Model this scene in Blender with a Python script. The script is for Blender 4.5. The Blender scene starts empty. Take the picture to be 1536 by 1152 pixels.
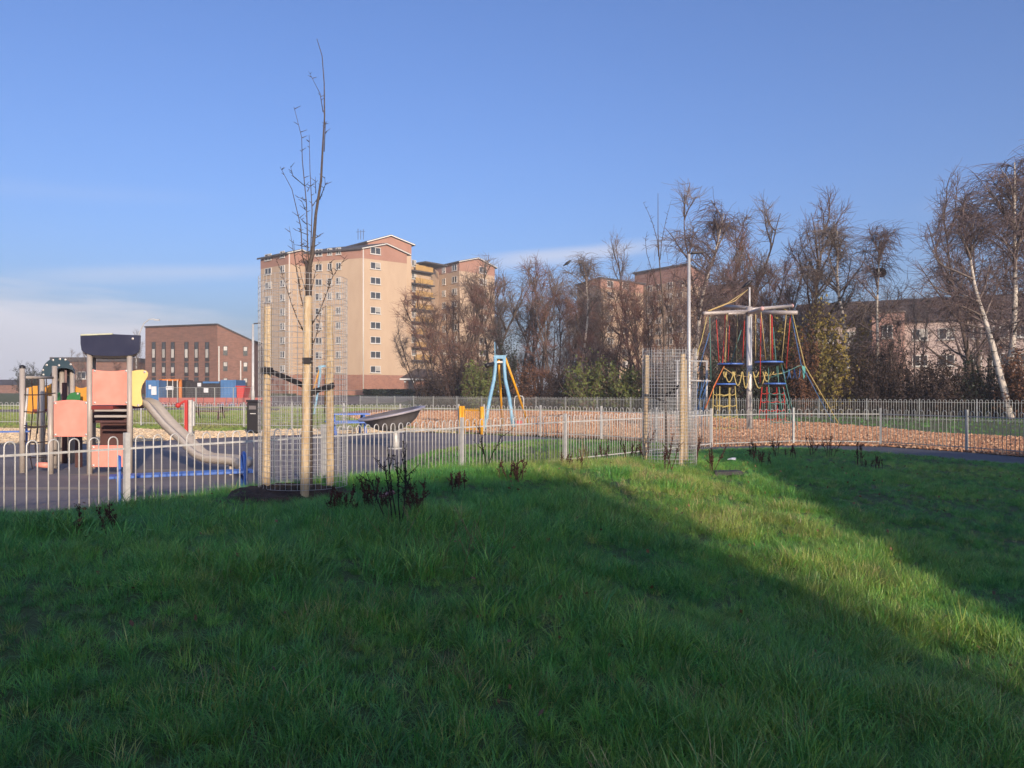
import bpy, math, random
import numpy as np
from mathutils import Vector, Matrix

# ------------------------------------------------------------------ camera, sky, sun, exposure
F = 1180.0; EYE = 1.55; HY = 588.0            # focal length in photo pixels, eye height, horizon row
sc = bpy.context.scene
col = sc.collection
cam_d = bpy.data.cameras.new('camera'); cam = bpy.data.objects.new('camera', cam_d); col.objects.link(cam)
cam.location = (0, 0, EYE); cam.rotation_euler = (math.radians(90), 0, 0)
cam_d.sensor_width = 36; cam_d.lens = 36 * F / 1536; cam_d.shift_y = 12 / 1536
cam_d.clip_start = 0.05; cam_d.clip_end = 4000
sc.camera = cam

SUN_AZ = math.radians(21)                     # sun stands behind the camera, this far to the right
SUN_EL = math.radians(14)
world = bpy.data.worlds.new('World'); sc.world = world; world.use_nodes = True
wn = world.node_tree.nodes; wl = world.node_tree.links; wn.clear()
w_out = wn.new('ShaderNodeOutputWorld'); w_bg = wn.new('ShaderNodeBackground'); w_bg.inputs[1].default_value = 0.15
sky = wn.new('ShaderNodeTexSky'); sky.sky_type = 'NISHITA'; sky.sun_disc = False
sky.sun_elevation = SUN_EL; sky.sun_rotation = math.pi - SUN_AZ
sky.air_density = 1.0; sky.dust_density = 3.5; sky.ozone_density = 2.2; sky.altitude = 20
def wmath(op, a, b=None, c=None, clamp=False):
    n = wn.new('ShaderNodeMath'); n.operation = op; n.use_clamp = clamp
    for i, v in enumerate((a, b, c)):
        if v is None: continue
        if isinstance(v, (int, float)): n.inputs[i].default_value = v
        else: wl.new(v, n.inputs[i])
    return n.outputs[0]
def wrange(v, a, b, c=0.0, d=1.0):
    n = wn.new('ShaderNodeMapRange'); n.interpolation_type = 'SMOOTHSTEP'
    wl.new(v, n.inputs[0])
    for i, q in enumerate((a, b, c, d)): n.inputs[1 + i].default_value = q
    return n.outputs[0]
w_tc = wn.new('ShaderNodeTexCoord'); w_sep = wn.new('ShaderNodeSeparateXYZ'); wl.new(w_tc.outputs['Generated'], w_sep.inputs[0])
dx, dy, dz = w_sep.outputs
az = wmath('ARCTAN2', dx, dy)
w_map = wn.new('ShaderNodeCombineXYZ'); wl.new(wmath('MULTIPLY', az, 2.2), w_map.inputs[0]); wl.new(wmath('MULTIPLY', dz, 17.0), w_map.inputs[1])
w_noi = wn.new('ShaderNodeTexNoise'); w_noi.inputs['Scale'].default_value = 1.6; w_noi.inputs['Detail'].default_value = 6; w_noi.inputs['Roughness'].default_value = 0.55
wl.new(w_map.outputs[0], w_noi.inputs['Vector'])
noi = w_noi.outputs[0]
# low cloud bank, thicker to the left of the view
bank_h = wmath('MULTIPLY_ADD', wrange(az, -0.62, -0.05), -0.085, 0.108)
bank_h = wmath('MULTIPLY_ADD', wmath('SUBTRACT', noi, 0.5), 0.10, bank_h)
bank = wmath('SUBTRACT', 1.0, wrange(wmath('SUBTRACT', dz, bank_h), -0.022, 0.02))
# wisps: two thin streaks
def streak(az0, dz0, slope, half_len, half_w, amp):
    t = wmath('SUBTRACT', az, az0)
    c = wmath('MULTIPLY_ADD', t, slope, dz0)
    c = wmath('MULTIPLY_ADD', wmath('SUBTRACT', noi, 0.5), 0.02, c)
    prof = wmath('SUBTRACT', 1.0, wrange(wmath('ABSOLUTE', wmath('SUBTRACT', dz, c)), 0.0, half_w))
    ends = wmath('SUBTRACT', 1.0, wrange(wmath('ABSOLUTE', t), half_len * 0.2, half_len))
    return wmath('MULTIPLY', wmath('MULTIPLY', prof, ends), amp)
mask = bank
for a in ((0.07, 0.171, 0.085, 0.17, 0.014, 0.6), (-0.42, 0.135, 0.10, 0.22, 0.016, 0.30), (-0.55, 0.215, 0.05, 0.25, 0.016, 0.07),
          (0.75, 0.19, -0.05, 0.3, 0.016, 0.5), (-1.3, 0.2, 0.08, 0.4, 0.02, 0.5), (1.9, 0.22, 0.05, 0.4, 0.02, 0.5), (-2.4, 0.2, 0.06, 0.4, 0.02, 0.5)):
    mask = wmath('MAXIMUM', mask, streak(*a))
mask = wmath('MULTIPLY', mask, 0.97, clamp=True)
w_cc = wn.new('ShaderNodeMix'); w_cc.data_type = 'RGBA'
wl.new(wrange(dz, 0.0, 0.12), w_cc.inputs[0])
w_cc.inputs[6].default_value = (2.35, 2.4, 2.75, 1); w_cc.inputs[7].default_value = (2.95, 3.0, 3.4, 1)
w_sat = wn.new('ShaderNodeMix'); w_sat.data_type = 'RGBA'; w_sat.blend_type = 'MULTIPLY'; w_sat.inputs[0].default_value = 1
wl.new(sky.outputs[0], w_sat.inputs[6]); w_sat.inputs[7].default_value = (0.49, 0.59, 0.87, 1)
w_mix = wn.new('ShaderNodeMix'); w_mix.data_type = 'RGBA'
wl.new(mask, w_mix.inputs[0]); wl.new(w_sat.outputs[2], w_mix.inputs[6]); wl.new(w_cc.outputs[2], w_mix.inputs[7])
wl.new(w_mix.outputs[2], w_bg.inputs[0]); wl.new(w_bg.outputs[0], w_out.inputs[0])

sun_d = bpy.data.lights.new('sun', 'SUN'); sun_d.energy = 3.2; sun_d.angle = math.radians(0.55); sun_d.color = (1.0, 0.82, 0.64)
sun = bpy.data.objects.new('sun', sun_d); col.objects.link(sun)
S = Vector((math.sin(SUN_AZ) * math.cos(SUN_EL), -math.cos(SUN_AZ) * math.cos(SUN_EL), math.sin(SUN_EL)))
sun.rotation_euler = S.to_track_quat('Z', 'Y').to_euler(); sun.location = S * 60
sc.view_settings.view_transform = 'Standard'; sc.view_settings.look = 'None'
sc.view_settings.exposure = 0.76; sc.view_settings.gamma = 1.0; sc.view_settings.use_curve_mapping = False

# ------------------------------------------------------------------ helpers
random.seed(7); RNG = np.random.default_rng(11)
ORG = {}
def W(px, py, d): return Vector(((px - 768) / F * d, d, EYE - (py - HY) / F * d))
def XY(px, d): return ((px - 768) / F * d, d)
def GP(px, py, z=0.0):
    d = (EYE - z) * F / (py - HY); return ((px - 768) / F * d, d)
def far_z(y):
    return 0.0 if y < 48 else min(1.3, (y - 48) * 1.3 / 72)

MATS = {}
def mat(name, c1, c2=None, scale=3.0, rough=0.65, metal=0.0, bump=0.0, bscale=60.0, detail=5, stretch=None, rand=0.0, spec=0.4, lo=0.35, hi=0.65, world=False):
    if name in MATS: return MATS[name]
    m = bpy.data.materials.new(name); m.use_nodes = True; MATS[name] = m
    nt = m.node_tree; N = nt.nodes; L = nt.links; b = N['Principled BSDF']
    b.inputs['Roughness'].default_value = rough; b.inputs['Metallic'].default_value = metal
    b.inputs['Specular IOR Level'].default_value = spec
    if c2 is None: c2 = tuple(x * 0.78 for x in c1)
    if world: src = N.new('ShaderNodeNewGeometry').outputs['Position']
    else: src = N.new('ShaderNodeTexCoord').outputs['Object']
    mp = N.new('ShaderNodeMapping'); L.new(src, mp.inputs[0])
    if stretch: mp.inputs['Scale'].default_value = stretch
    n1 = N.new('ShaderNodeTexNoise'); n1.inputs['Scale'].default_value = scale; n1.inputs['Detail'].default_value = detail; n1.inputs['Roughness'].default_value = 0.6
    L.new(mp.outputs[0], n1.inputs['Vector'])
    mr = N.new('ShaderNodeMapRange'); mr.inputs[1].default_value = lo; mr.inputs[2].default_value = hi; L.new(n1.outputs[0], mr.inputs[0])
    mx = N.new('ShaderNodeMix'); mx.data_type = 'RGBA'; L.new(mr.outputs[0], mx.inputs[0])
    mx.inputs[6].default_value = (*c1, 1); mx.inputs[7].default_value = (*c2, 1)
    out = mx.outputs[2]
    if rand:
        oi = N.new('ShaderNodeObjectInfo'); r2 = N.new('ShaderNodeMapRange'); L.new(oi.outputs['Random'], r2.inputs[0])
        r2.inputs[3].default_value = 1 - rand; r2.inputs[4].default_value = 1 + rand
        hs = N.new('ShaderNodeHueSaturation'); L.new(out, hs.inputs['Color']); L.new(r2.outputs[0], hs.inputs['Value']); out = hs.outputs[0]
    L.new(out, b.inputs['Base Color'])
    rr = N.new('ShaderNodeMapRange'); L.new(n1.outputs[0], rr.inputs[0]); rr.inputs[3].default_value = max(0.05, rough - 0.1); rr.inputs[4].default_value = min(1, rough + 0.1)
    L.new(rr.outputs[0], b.inputs['Roughness'])
    if bump:
        n2 = N.new('ShaderNodeTexNoise'); n2.inputs['Scale'].default_value = bscale; n2.inputs['Detail'].default_value = 4
        L.new(mp.outputs[0], n2.inputs['Vector'])
        bp = N.new('ShaderNodeBump'); bp.inputs['Strength'].default_value = bump; bp.inputs['Distance'].default_value = 0.02
        L.new(n2.outputs[0], bp.inputs['Height']); L.new(bp.outputs[0], b.inputs['Normal'])
    return m

def tag(o, label=None, cat=None, group=None, kind=None):
    if label: o['label'] = label
    if cat: o['category'] = cat
    if group: o['group'] = group
    if kind: o['kind'] = kind
    return o
def thing(name, label, cat, loc=(0, 0, 0), group=None):
    o = bpy.data.objects.new(name, None); col.objects.link(o); o.location = loc; o.empty_display_size = 0.2
    ORG[o] = Vector(loc); return tag(o, label, cat, group)
def link(name, me, parent=None, loc=None, rz=0.0, scale=None):
    o = bpy.data.objects.new(name, me); col.objects.link(o)
    if parent is not None:
        o.parent = parent; base = ORG[parent]
    else: base = Vector((0, 0, 0))
    if loc is not None: o.location = Vector(loc) - base
    if rz: o.rotation_euler.z = rz
    if scale is not None: o.scale = scale if hasattr(scale, '__len__') else (scale,) * 3
    ORG[o] = base if loc is None else Vector(loc)
    return o

class MB:
    def __init__(s): s.v = []; s.f = []
    def add(s, vs, fs):
        k = len(s.v); s.v += [tuple(p) for p in vs]; s.f += [tuple(i + k for i in q) for q in fs]; return s
    def box(s, c, d, rz=0.0, R=None):
        c = Vector(c); M = R if R is not None else Matrix.Rotation(rz, 3, 'Z')
        h = Vector(d) / 2
        vs = [c + M @ Vector((a * h.x, b * h.y, e * h.z)) for e in (-1, 1) for b in (-1, 1) for a in (-1, 1)]
        return s.add(vs, [(0, 2, 3, 1), (4, 5, 7, 6), (0, 1, 5, 4), (2, 6, 7, 3), (0, 4, 6, 2), (1, 3, 7, 5)])
    def bar(s, a, b, w, h):
        a = Vector(a); b = Vector(b); d = b - a
        return s.box((a + b) / 2, (d.length, w, h), R=d.to_track_quat('X', 'Z').to_matrix())
    def tube(s, pts, r, n=8, caps=True):
        pts = [Vector(p) for p in pts]; m = len(pts)
        rs = r if hasattr(r, '__len__') else [r] * m
        vs = []; up = None
        for i, p in enumerate(pts):
            t = (pts[min(i + 1, m - 1)] - pts[max(i - 1, 0)]).normalized()
            if up is None:
                up = Vector((0, 0, 1)) if abs(t.z) < 0.9 else Vector((1, 0, 0))
            u = (up - t * up.dot(t)).normalized(); w = t.cross(u); up = u
            for k in range(n):
                a = 2 * math.pi * k / n; vs.append(p + (u * math.cos(a) + w * math.sin(a)) * rs[i])
        fs = [(i * n + k, i * n + (k + 1) % n, (i + 1) * n + (k + 1) % n, (i + 1) * n + k) for i in range(m - 1) for k in range(n)]
        if caps: fs += [tuple(range(n - 1, -1, -1)), tuple((m - 1) * n + k for k in range(n))]
        return s.add(vs, fs)
    def prism(s, outline, ext):
        """outline: list of 3D points, ext: extrusion vector"""
        o = [Vector(p) for p in outline]; e = Vector(ext); n = len(o)
        return s.add(o + [p + e for p in o], [tuple(range(n)), tuple(range(2 * n - 1, n - 1, -1))] + [(i, n + i, n + (i + 1) % n, (i + 1) % n) for i in range(n)])
    def lathe(s, c, prof, n=24, M=None, close=False):
        c = Vector(c); vs = []; m = len(prof)
        for r, z in prof:
            for k in range(n):
                a = 2 * math.pi * k / n; p = Vector((r * math.cos(a), r * math.sin(a), z)); vs.append(c + (M @ p if M is not None else p))
        fs = [(i * n + k, i * n + (k + 1) % n, (i + 1) * n + (k + 1) % n, (i + 1) * n + k) for i in range(m - 1) for k in range(n)]
        if close: fs += [tuple(range(n - 1, -1, -1)), tuple((m - 1) * n + k for k in range(n))]
        return s.add(vs, fs)
    def ball(s, c, r, n=10, sq=(1, 1, 1)):
        prof = [(r * math.sin(math.pi * i / 6) + 1e-4, -r * math.cos(math.pi * i / 6)) for i in range(7)]
        return s.lathe(c, prof, n, Matrix.Diagonal(sq))
    def mesh(s, name, m, smooth=False, org=(0, 0, 0)):
        o = Vector(org); me = bpy.data.meshes.new(name)
        me.from_pydata([(x - o.x, y - o.y, z - o.z) for x, y, z in s.v], [], s.f)
        if m: me.materials.append(m)
        if smooth: me.polygons.foreach_set('use_smooth', [True] * len(me.polygons))
        me.update(); return me
    def build(s, name, m, parent=None, smooth=False, bevel=0.0):
        org = ORG[parent] if parent is not None else Vector((0, 0, 0))
        o = link(name, s.mesh(name, m, smooth, org), parent)
        if bevel:
            b = o.modifiers.new('bevel', 'BEVEL'); b.width = bevel; b.segments = 2; b.limit_method = 'ANGLE'
        return o

def fastmesh(name, V, Q, m, smooth=False):
    V = np.asarray(V, np.float32); Q = np.asarray(Q, np.int32)
    me = bpy.data.meshes.new(name); me.vertices.add(len(V)); me.vertices.foreach_set('co', V.ravel())
    k = Q.shape[1]; me.loops.add(Q.size); me.loops.foreach_set('vertex_index', Q.ravel())
    me.polygons.add(len(Q)); me.polygons.foreach_set('loop_start', np.arange(0, Q.size, k, dtype=np.int32))
    me.polygons.foreach_set('loop_total', np.full(len(Q), k, np.int32))
    if smooth: me.polygons.foreach_set('use_smooth', np.ones(len(Q), bool))
    if m: me.materials.append(m)
    me.update(calc_edges=True); me.validate(); return me

def norm(a): return a / np.maximum(np.linalg.norm(a, axis=-1, keepdims=True), 1e-9)
def grow(P, D, L, nseg, up, wob, rng):
    """vectorised polylines: start points, directions, lengths -> (n, nseg+1, 3)"""
    n = len(P); out = np.zeros((n, nseg + 1, 3)); out[:, 0] = P; d = norm(D)
    for i in range(nseg):
        d = norm(d + np.array([0, 0, 1.0]) * (np.asarray(up).reshape(-1, 1) / nseg) + rng.normal(0, wob, (n, 3)))
        out[:, i + 1] = out[:, i] + d * (np.asarray(L) / nseg).reshape(-1, 1)
    return out
def strands(PL, r0, r1, sides=3):
    n, m, _ = PL.shape
    T = norm(PL[:, -1] - PL[:, 0]); ref = np.where(np.abs(T[:, 2:3]) < 0.9, np.array([[0, 0, 1.0]]), np.array([[1.0, 0, 0]]))
    U = norm(np.cross(T, ref)); Vv = np.cross(T, U)
    rad = np.asarray(r0).reshape(-1, 1) + (np.asarray(r1).reshape(-1, 1) - np.asarray(r0).reshape(-1, 1)) * np.linspace(0, 1, m)[None]
    rad = np.broadcast_to(rad, (n, m))
    rings = [PL + (U * math.cos(a) + Vv * math.sin(a))[:, None, :] * rad[:, :, None] for a in [2 * math.pi * k / sides for k in range(sides)]]
    V = np.stack(rings, axis=2).reshape(-1, 3)
    idx = np.arange(n * m * sides).reshape(n, m, sides)
    qs = []
    for k in range(sides):
        k2 = (k + 1) % sides
        qs.append(np.stack([idx[:, :-1, k], idx[:, :-1, k2], idx[:, 1:, k2], idx[:, 1:, k]], -1).reshape(-1, 4))
    return V, np.concatenate(qs)
def merge(parts):
    Vs, Qs, k = [], [], 0
    for V, Q in parts:
        Vs.append(V); Qs.append(Q + k); k += len(V)
    return np.concatenate(Vs), np.concatenate(Qs)
def pick(PL, k, lo, hi, rng):
    """k random points (and tangents) on every polyline"""
    n, m, _ = PL.shape; t = rng.uniform(lo, hi, (n, k)) * (m - 1); i = np.minimum(t.astype(int), m - 2); f = (t - i)[..., None]
    r = np.arange(n)[:, None]; a = PL[r, i]; b = PL[r, i + 1]
    return (a + (b - a) * f).reshape(-1, 3), norm(b - a).reshape(-1, 3), (t / (m - 1)).reshape(-1)
def leaves(P, size, rng):
    n = len(P); a = norm(rng.normal(size=(n, 3))); b = norm(np.cross(a, rng.normal(size=(n, 3)))); s = (size * rng.uniform(0.6, 1.3, n))[:, None]
    V = np.stack([P - a * s, P + b * s * 0.6, P + a * s, P - b * s * 0.6], 1).reshape(-1, 3)
    return V, np.arange(4 * n).reshape(n, 4)
def box_blur_noise(nx, ny, cell, rng, seed=0):
    g = rng.normal(size=(ny // cell + 3, nx // cell + 3)); return g
class VNoise:
    """smooth value noise over the plane"""
    def __init__(s, seed, scale): r = np.random.default_rng(seed); s.g = r.uniform(-1, 1, (128, 128)); s.k = scale
    def __call__(s, x, y):
        x = np.asarray(x) / s.k + 1000.3; y = np.asarray(y) / s.k + 1000.7
        i = np.floor(x).astype(int); j = np.floor(y).astype(int); fx = x - i; fy = y - j
        fx = fx * fx * (3 - 2 * fx); fy = fy * fy * (3 - 2 * fy); g = s.g
        a = g[j % 128, i % 128]; b = g[j % 128, (i + 1) % 128]; c = g[(j + 1) % 128, i % 128]; d = g[(j + 1) % 128, (i + 1) % 128]
        return (a + (b - a) * fx) * (1 - fy) + (c + (d - c) * fx) * fy
# ------------------------------------------------------------------ materials
def far_z(y): return 0.0 if y < 80 else min(1.3, (y - 80) * 1.3 / 45)
M_galv = mat('galvanised_steel', (0.62, 0.60, 0.56), (0.46, 0.45, 0.42), 9, 0.5, 0.25, 0.1, 90, rand=0.06)
M_galv_dull = mat('dull_galvanised_steel', (0.38, 0.39, 0.37), (0.28, 0.29, 0.28), 9, 0.6, 0.2, rand=0.05)
M_wire = mat('galvanised_wire', (0.50, 0.50, 0.50), (0.38, 0.38, 0.38), 20, 0.45, 0.3)
M_stake = mat('peeled_pine_stake', (0.60, 0.47, 0.30), (0.40, 0.28, 0.16), 9, 0.8, 0, 0.5, 50, stretch=(3, 3, 0.7), rand=0.08)
M_bark_dark = mat('dark_young_bark', (0.11, 0.085, 0.072), (0.06, 0.046, 0.04), 30, 0.8, 0, 0.4, 120)
M_rubber = mat('black_rubber_strap', (0.018, 0.016, 0.018), (0.03, 0.026, 0.028), 20, 0.6)
M_soil = mat('turned_soil', (0.035, 0.023, 0.018), (0.075, 0.05, 0.036), 14, 0.95, 0, 1.0, 30)
M_lawnsoil = mat('lawn_thatch', (0.045, 0.085, 0.022), (0.075, 0.085, 0.032), 3.5, 0.95, 0, 0.8, 25, world=True)
M_field = mat('rough_field_grass', (0.075, 0.10, 0.03), (0.13, 0.13, 0.055), 0.9, 0.95, 0, 1.0, 14, detail=9, world=True)
M_tarmac = mat('worn_play_tarmac', (0.15, 0.13, 0.132), (0.225, 0.195, 0.19), 0.55, 0.85, 0, 0.5, 90, detail=8, world=True)
M_path = mat('path_asphalt', (0.085, 0.085, 0.095), (0.115, 0.115, 0.125), 2.0, 0.8, 0, 0.4, 120, detail=8, world=True)
M_sand = mat('trodden_sand', (0.72, 0.55, 0.36), (0.52, 0.39, 0.25), 2.2, 0.95, 0, 0.8, 30, world=True)
M_gravel = mat('site_gravel', (0.25, 0.19, 0.16), (0.16, 0.13, 0.11), 0.6, 0.95, 0, 0.6, 20, detail=8, world=True)
def chip_mat():
    m = mat('bark_chippings', (0.45, 0.24, 0.13), (0.32, 0.165, 0.09), 1.2, 0.9, world=True)
    N = m.node_tree.nodes; L = m.node_tree.links; b = N['Principled BSDF']
    old = b.inputs['Base Color'].links[0].from_socket
    g = N.new('ShaderNodeNewGeometry'); v = N.new('ShaderNodeTexVoronoi'); v.inputs['Scale'].default_value = 13; L.new(g.outputs['Position'], v.inputs['Vector'])
    s = N.new('ShaderNodeSeparateColor'); L.new(v.outputs['Color'], s.inputs[0])
    r = N.new('ShaderNodeMapRange'); L.new(s.outputs[0], r.inputs[0]); r.inputs[3].default_value = 0.55; r.inputs[4].default_value = 1.6
    h = N.new('ShaderNodeHueSaturation'); L.new(old, h.inputs['Color']); L.new(r.outputs[0], h.inputs['Value']); L.new(h.outputs[0], b.inputs['Base Color'])
    bp = N.new('ShaderNodeBump'); bp.inputs['Strength'].default_value = 1; bp.inputs['Distance'].default_value = 0.05
    L.new(s.outputs[1], bp.inputs['Height']); L.new(bp.outputs[0], b.inputs['Normal'])
    return m
M_chips = chip_mat()
M_render = mat('beige_harling', (0.45, 0.325, 0.22), (0.41, 0.29, 0.195), 0.5, 0.9, 0, 0.3, 8, detail=8, stretch=(1, 1, 0.35))
M_render_pink = mat('pinkish_brown_render', (0.34, 0.18, 0.13), (0.30, 0.155, 0.11), 0.5, 0.9, 0, 0.3, 8)
def brick_mat(name, c1, c2, mortar):
    m = mat(name, c1, c2, 1.5, 0.9, detail=8)
    N = m.node_tree.nodes; L = m.node_tree.links; b = N['Principled BSDF']; old = b.inputs['Base Color'].links[0].from_socket
    tc = N.new('ShaderNodeTexCoord'); sp = N.new('ShaderNodeSeparateXYZ'); L.new(tc.outputs['Object'], sp.inputs[0])
    ad = N.new('ShaderNodeMath'); L.new(sp.outputs[0], ad.inputs[0]); L.new(sp.outputs[1], ad.inputs[1])
    cb = N.new('ShaderNodeCombineXYZ'); L.new(ad.outputs[0], cb.inputs[0]); L.new(sp.outputs[2], cb.inputs[1])
    br = N.new('ShaderNodeTexBrick'); L.new(cb.outputs[0], br.inputs['Vector']); br.inputs['Scale'].default_value = 1.0
    br.inputs['Brick Width'].default_value = 0.45; br.inputs['Row Height'].default_value = 0.15; br.inputs['Mortar Size'].default_value = 0.012
    br.inputs['Mortar'].default_value = (*mortar, 1); br.inputs['Bias'].default_value = -0.2
    dk = N.new('ShaderNodeHueSaturation'); dk.inputs['Value'].default_value = 0.72; L.new(old, dk.inputs['Color'])
    L.new(old, br.inputs['Color1']); L.new(dk.outputs[0], br.inputs['Color2']); L.new(br.outputs[0], b.inputs['Base Color'])
    return m
M_brick_brown = brick_mat('brown_brick', (0.235, 0.115, 0.082), (0.185, 0.095, 0.072), (0.15, 0.11, 0.09))
M_brick_red = brick_mat('red_brick', (0.34, 0.15, 0.095), (0.28, 0.12, 0.08), (0.25, 0.19, 0.15))
M_white = mat('white_upvc', (0.58, 0.55, 0.50), (0.50, 0.48, 0.44), 6, 0.45)
M_glass = mat('window_glass', (0.03, 0.035, 0.04), (0.06, 0.06, 0.065), 0.8, 0.12, spec=0.6)
M_blind = mat('pale_window_blind', (0.45, 0.42, 0.37), (0.35, 0.33, 0.30), 3, 0.6, rand=0.25)
M_roofdark = mat('dark_roof_sheet', (0.07, 0.06, 0.06), (0.05, 0.045, 0.045), 2, 0.8)
M_roofbrown = mat('brown_roof_tile', (0.085, 0.058, 0.045), (0.06, 0.042, 0.034), 2, 0.85, 0, 0.5, 6)
M_yellowpanel = mat('ochre_balcony_panel', (0.44, 0.27, 0.09), (0.37, 0.22, 0.08), 1, 0.6)

# ------------------------------------------------------------------ setting: ground sheets
nA, nB = 40, 60
ys = np.concatenate([np.linspace(-60, 60, 25), np.linspace(66, 180, 20), np.linspace(200, 700, 8)]); xs = np.concatenate([np.linspace(-500, -100, 8), np.linspace(-90, 90, 31), np.linspace(100, 500, 8)])
gx, gy = np.meshgrid(xs, ys); gz = np.vectorize(far_z)(gy) - 0.03
idx = np.arange(gx.size).reshape(gx.shape)
ground = link('ground', fastmesh('ground', np.stack([gx, gy, gz], -1).reshape(-1, 3), np.stack([idx[:-1, :-1], idx[:-1, 1:], idx[1:, 1:], idx[1:, :-1]], -1).reshape(-1, 4), M_field))
tag(ground, kind='structure')
def sheet(name, pts, z, m, thick=0.0, label=None):
    b = MB(); n = len(pts); b.add([(x, y, z) for x, y in pts], [tuple(range(n))]); o = b.build(name, m); tag(o, kind='structure', label=label)
    return o

NEAR = [(-7.62, 4.25), (-6.0, 6.6), XY(190, 8.9), XY(485, 11.2), XY(693, 14.2), XY(848, 16.8), (3.3, 19.3), (5.55, 21.9)]   # posts of the near fence
BACK_A = [(-31.0, 39.2), (-28.2, 38.8), (-25.4, 38.4), (-22.6, 38.0), (-19.8, 37.3), (-17.3, 36.7), XY(277, 36.2)]
BACK_B = [XY(290, 35.9), (-11.9, 34.9), (-9.4, 33.6), (-6.9, 32.3), (-4.4, 31.0), XY(688, 29.8)]
BACK_C = [XY(726, 29.2), (1.0, 27.6), XY(902, 26.0), (4.4, 24.0), (5.55, 21.98)]
RIGHT = [(5.62, 21.95), XY(1190, 23.2), XY(1321, 22.8), XY(1450, 20.5), (12.9, 17.7), (13.6, 15.0), (14.2, 12.2)]
sheet('playground_surface', [(-34, 4)] + [(-7.7, 4.0)] + NEAR[1:] + [(5.0, 22.4), (3.4, 24.5), (0.9, 27.0), XY(726, 28.6), XY(690, 29.4), (-7, 31.5), GP(395, 646), GP(200, 650), GP(0, 650), (-34, 30)], 0.0, M_tarmac)
sheet('sand_strip', [GP(-120, 668), GP(0, 667), GP(110, 666), GP(200, 663), GP(300, 658), GP(395, 654), GP(470, 652), GP(560, 649), GP(650, 648), GP(686, 650), GP(640, 643), GP(520, 644), GP(395, 645), GP(330, 648), GP(270, 647), GP(190, 643), GP(100, 645), GP(0, 643), GP(-120, 644)], 0.006, M_sand)
def blot(name, px, py, wpx, hpx, m, z, seed):
    rr = random.Random(seed); pts = []
    for k in range(18):
        a = 2 * math.pi * k / 18; f = rr.uniform(0.6, 1.15); pts.append(GP(px + wpx * f * math.cos(a), py + hpx * f * math.sin(a)))
    return sheet(name, pts, z, m)
M_dusty = mat('dusty_sand_film', (0.33, 0.27, 0.21), (0.24, 0.20, 0.17), 1.5, 0.95, 0, 0.5, 40, world=True)
for i, q in enumerate(((250, 706, 90, 2.2), (60, 733, 110, 2.6), (150, 712, 50, 2.0), (600, 663, 55, 1.6), (430, 676, 60, 1.6), (560, 684, 40, 1.5), (110, 690, 60, 2.0), (330, 668, 50, 1.6))): blot('sand_film', *q, M_dusty, 0.004 + 0.0006 * i, i)
sheet('inner_lawn', [GP(585, 712), GP(612, 690), GP(650, 676), GP(700, 668), GP(800, 660), GP(900, 661), GP(985, 664), (4.6, 21.4), (3.35, 19.45), (1.2, 16.95), (-0.85, 14.35), (-2.2, 12.3)], 0.004, M_field)
sheet('bark_chippings', [XY(726, 29.4), (1.0, 27.8), XY(902, 26.2), (4.45, 24.2), (5.6, 22.1), XY(1190, 23.0), XY(1321, 22.6), XY(1450, 20.3), (12.85, 17.7), (13.6, 15), (30, 15), (30, 23), XY(1536, 26.5), XY(1400, 29.5), XY(1250, 38), XY(1100, 45), XY(960, 57), XY(760, 68), XY(560, 70), XY(500, 58), XY(540, 44), XY(640, 33)], 0.003, M_chips)
PATH_FAR = [(5.0, 22.0), XY(1190, 22.7), XY(1321, 22.25), XY(1450, 20.1), (12.4, 17.5), (13.1, 15.0), (13.7, 12.0), (14.6, 6), (16, -6)]
PATH_NEAR = [(5.07, 20.9), (7.2, 20.4), (8.48, 18.9), (9.6, 17.9), (10.5, 16.6), (11.2, 14.2), (11.8, 11.4), (12.6, 5.5), (14.0, -6)]
sheet('footpath', PATH_FAR + PATH_NEAR[::-1], 0.008, M_path)
sheet('building_site_ground', [XY(180, 78), XY(370, 80), XY(600, 90), XY(640, 112), XY(180, 112)], 0.0, M_gravel)
for o in (bpy.data.objects['building_site_ground'],):
    for v in o.data.vertices: v.co.z = far_z(v.co.y) + 0.02
sheet('park_path', [GP(-200, 622), GP(120, 617), GP(260, 615), GP(420, 616), GP(420, 613), GP(260, 612), GP(120, 613), GP(-200, 617)], 0.004, M_gravel)

# near lawn: a low mound along the fence
FA = np.array([-6.0, 6.6]); FU = np.array([11.55, 15.3]); FU = FU / np.linalg.norm(FU); FN = np.array([FU[1], -FU[0]])
vn1, vn2, vn3 = VNoise(1, 1.7), VNoise(2, 0.55), VNoise(3, 4.5)
def sstep(x, a, b): t = np.clip((x - a) / (b - a), 0, 1); return t * t * (3 - 2 * t)
def lawn_st(x, y):
    rx = np.asarray(x) - FA[0]; ry = np.asarray(y) - FA[1]
    return rx * FN[0] + ry * FN[1], rx * FU[0] + ry * FU[1]
def lawn_z(x, y):
    s, t = lawn_st(x, y)
    h = np.interp(t, [-20, -4, 0, 3.5, 6, 9.5, 13, 18, 24], [0.50, 0.60, 0.63, 0.61, 0.53, 0.42, 0.30, 0.12, 0.0])
    prof = sstep(s, -0.3, 3.1) * (1 - 0.85 * sstep(s, 3.6, 8.5))
    z = h * prof + 0.02
    amp = sstep(s, 0.2, 1.5)
    return z + amp * (0.045 * vn1(x, y) + 0.022 * vn2(x, y) + 0.04 * vn3(x, y)) * (0.4 + 0.6 * (1 - sstep(x, 3.5, 7)))
def path_edge_x(y): return np.interp(y, [-6, 5.5, 11.4, 14.2, 16.6, 17.9, 18.9, 20.4, 20.9], [13.9, 12.5, 11.7, 11.1, 10.4, 9.5, 8.4, 7.1, 5.0])
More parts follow.
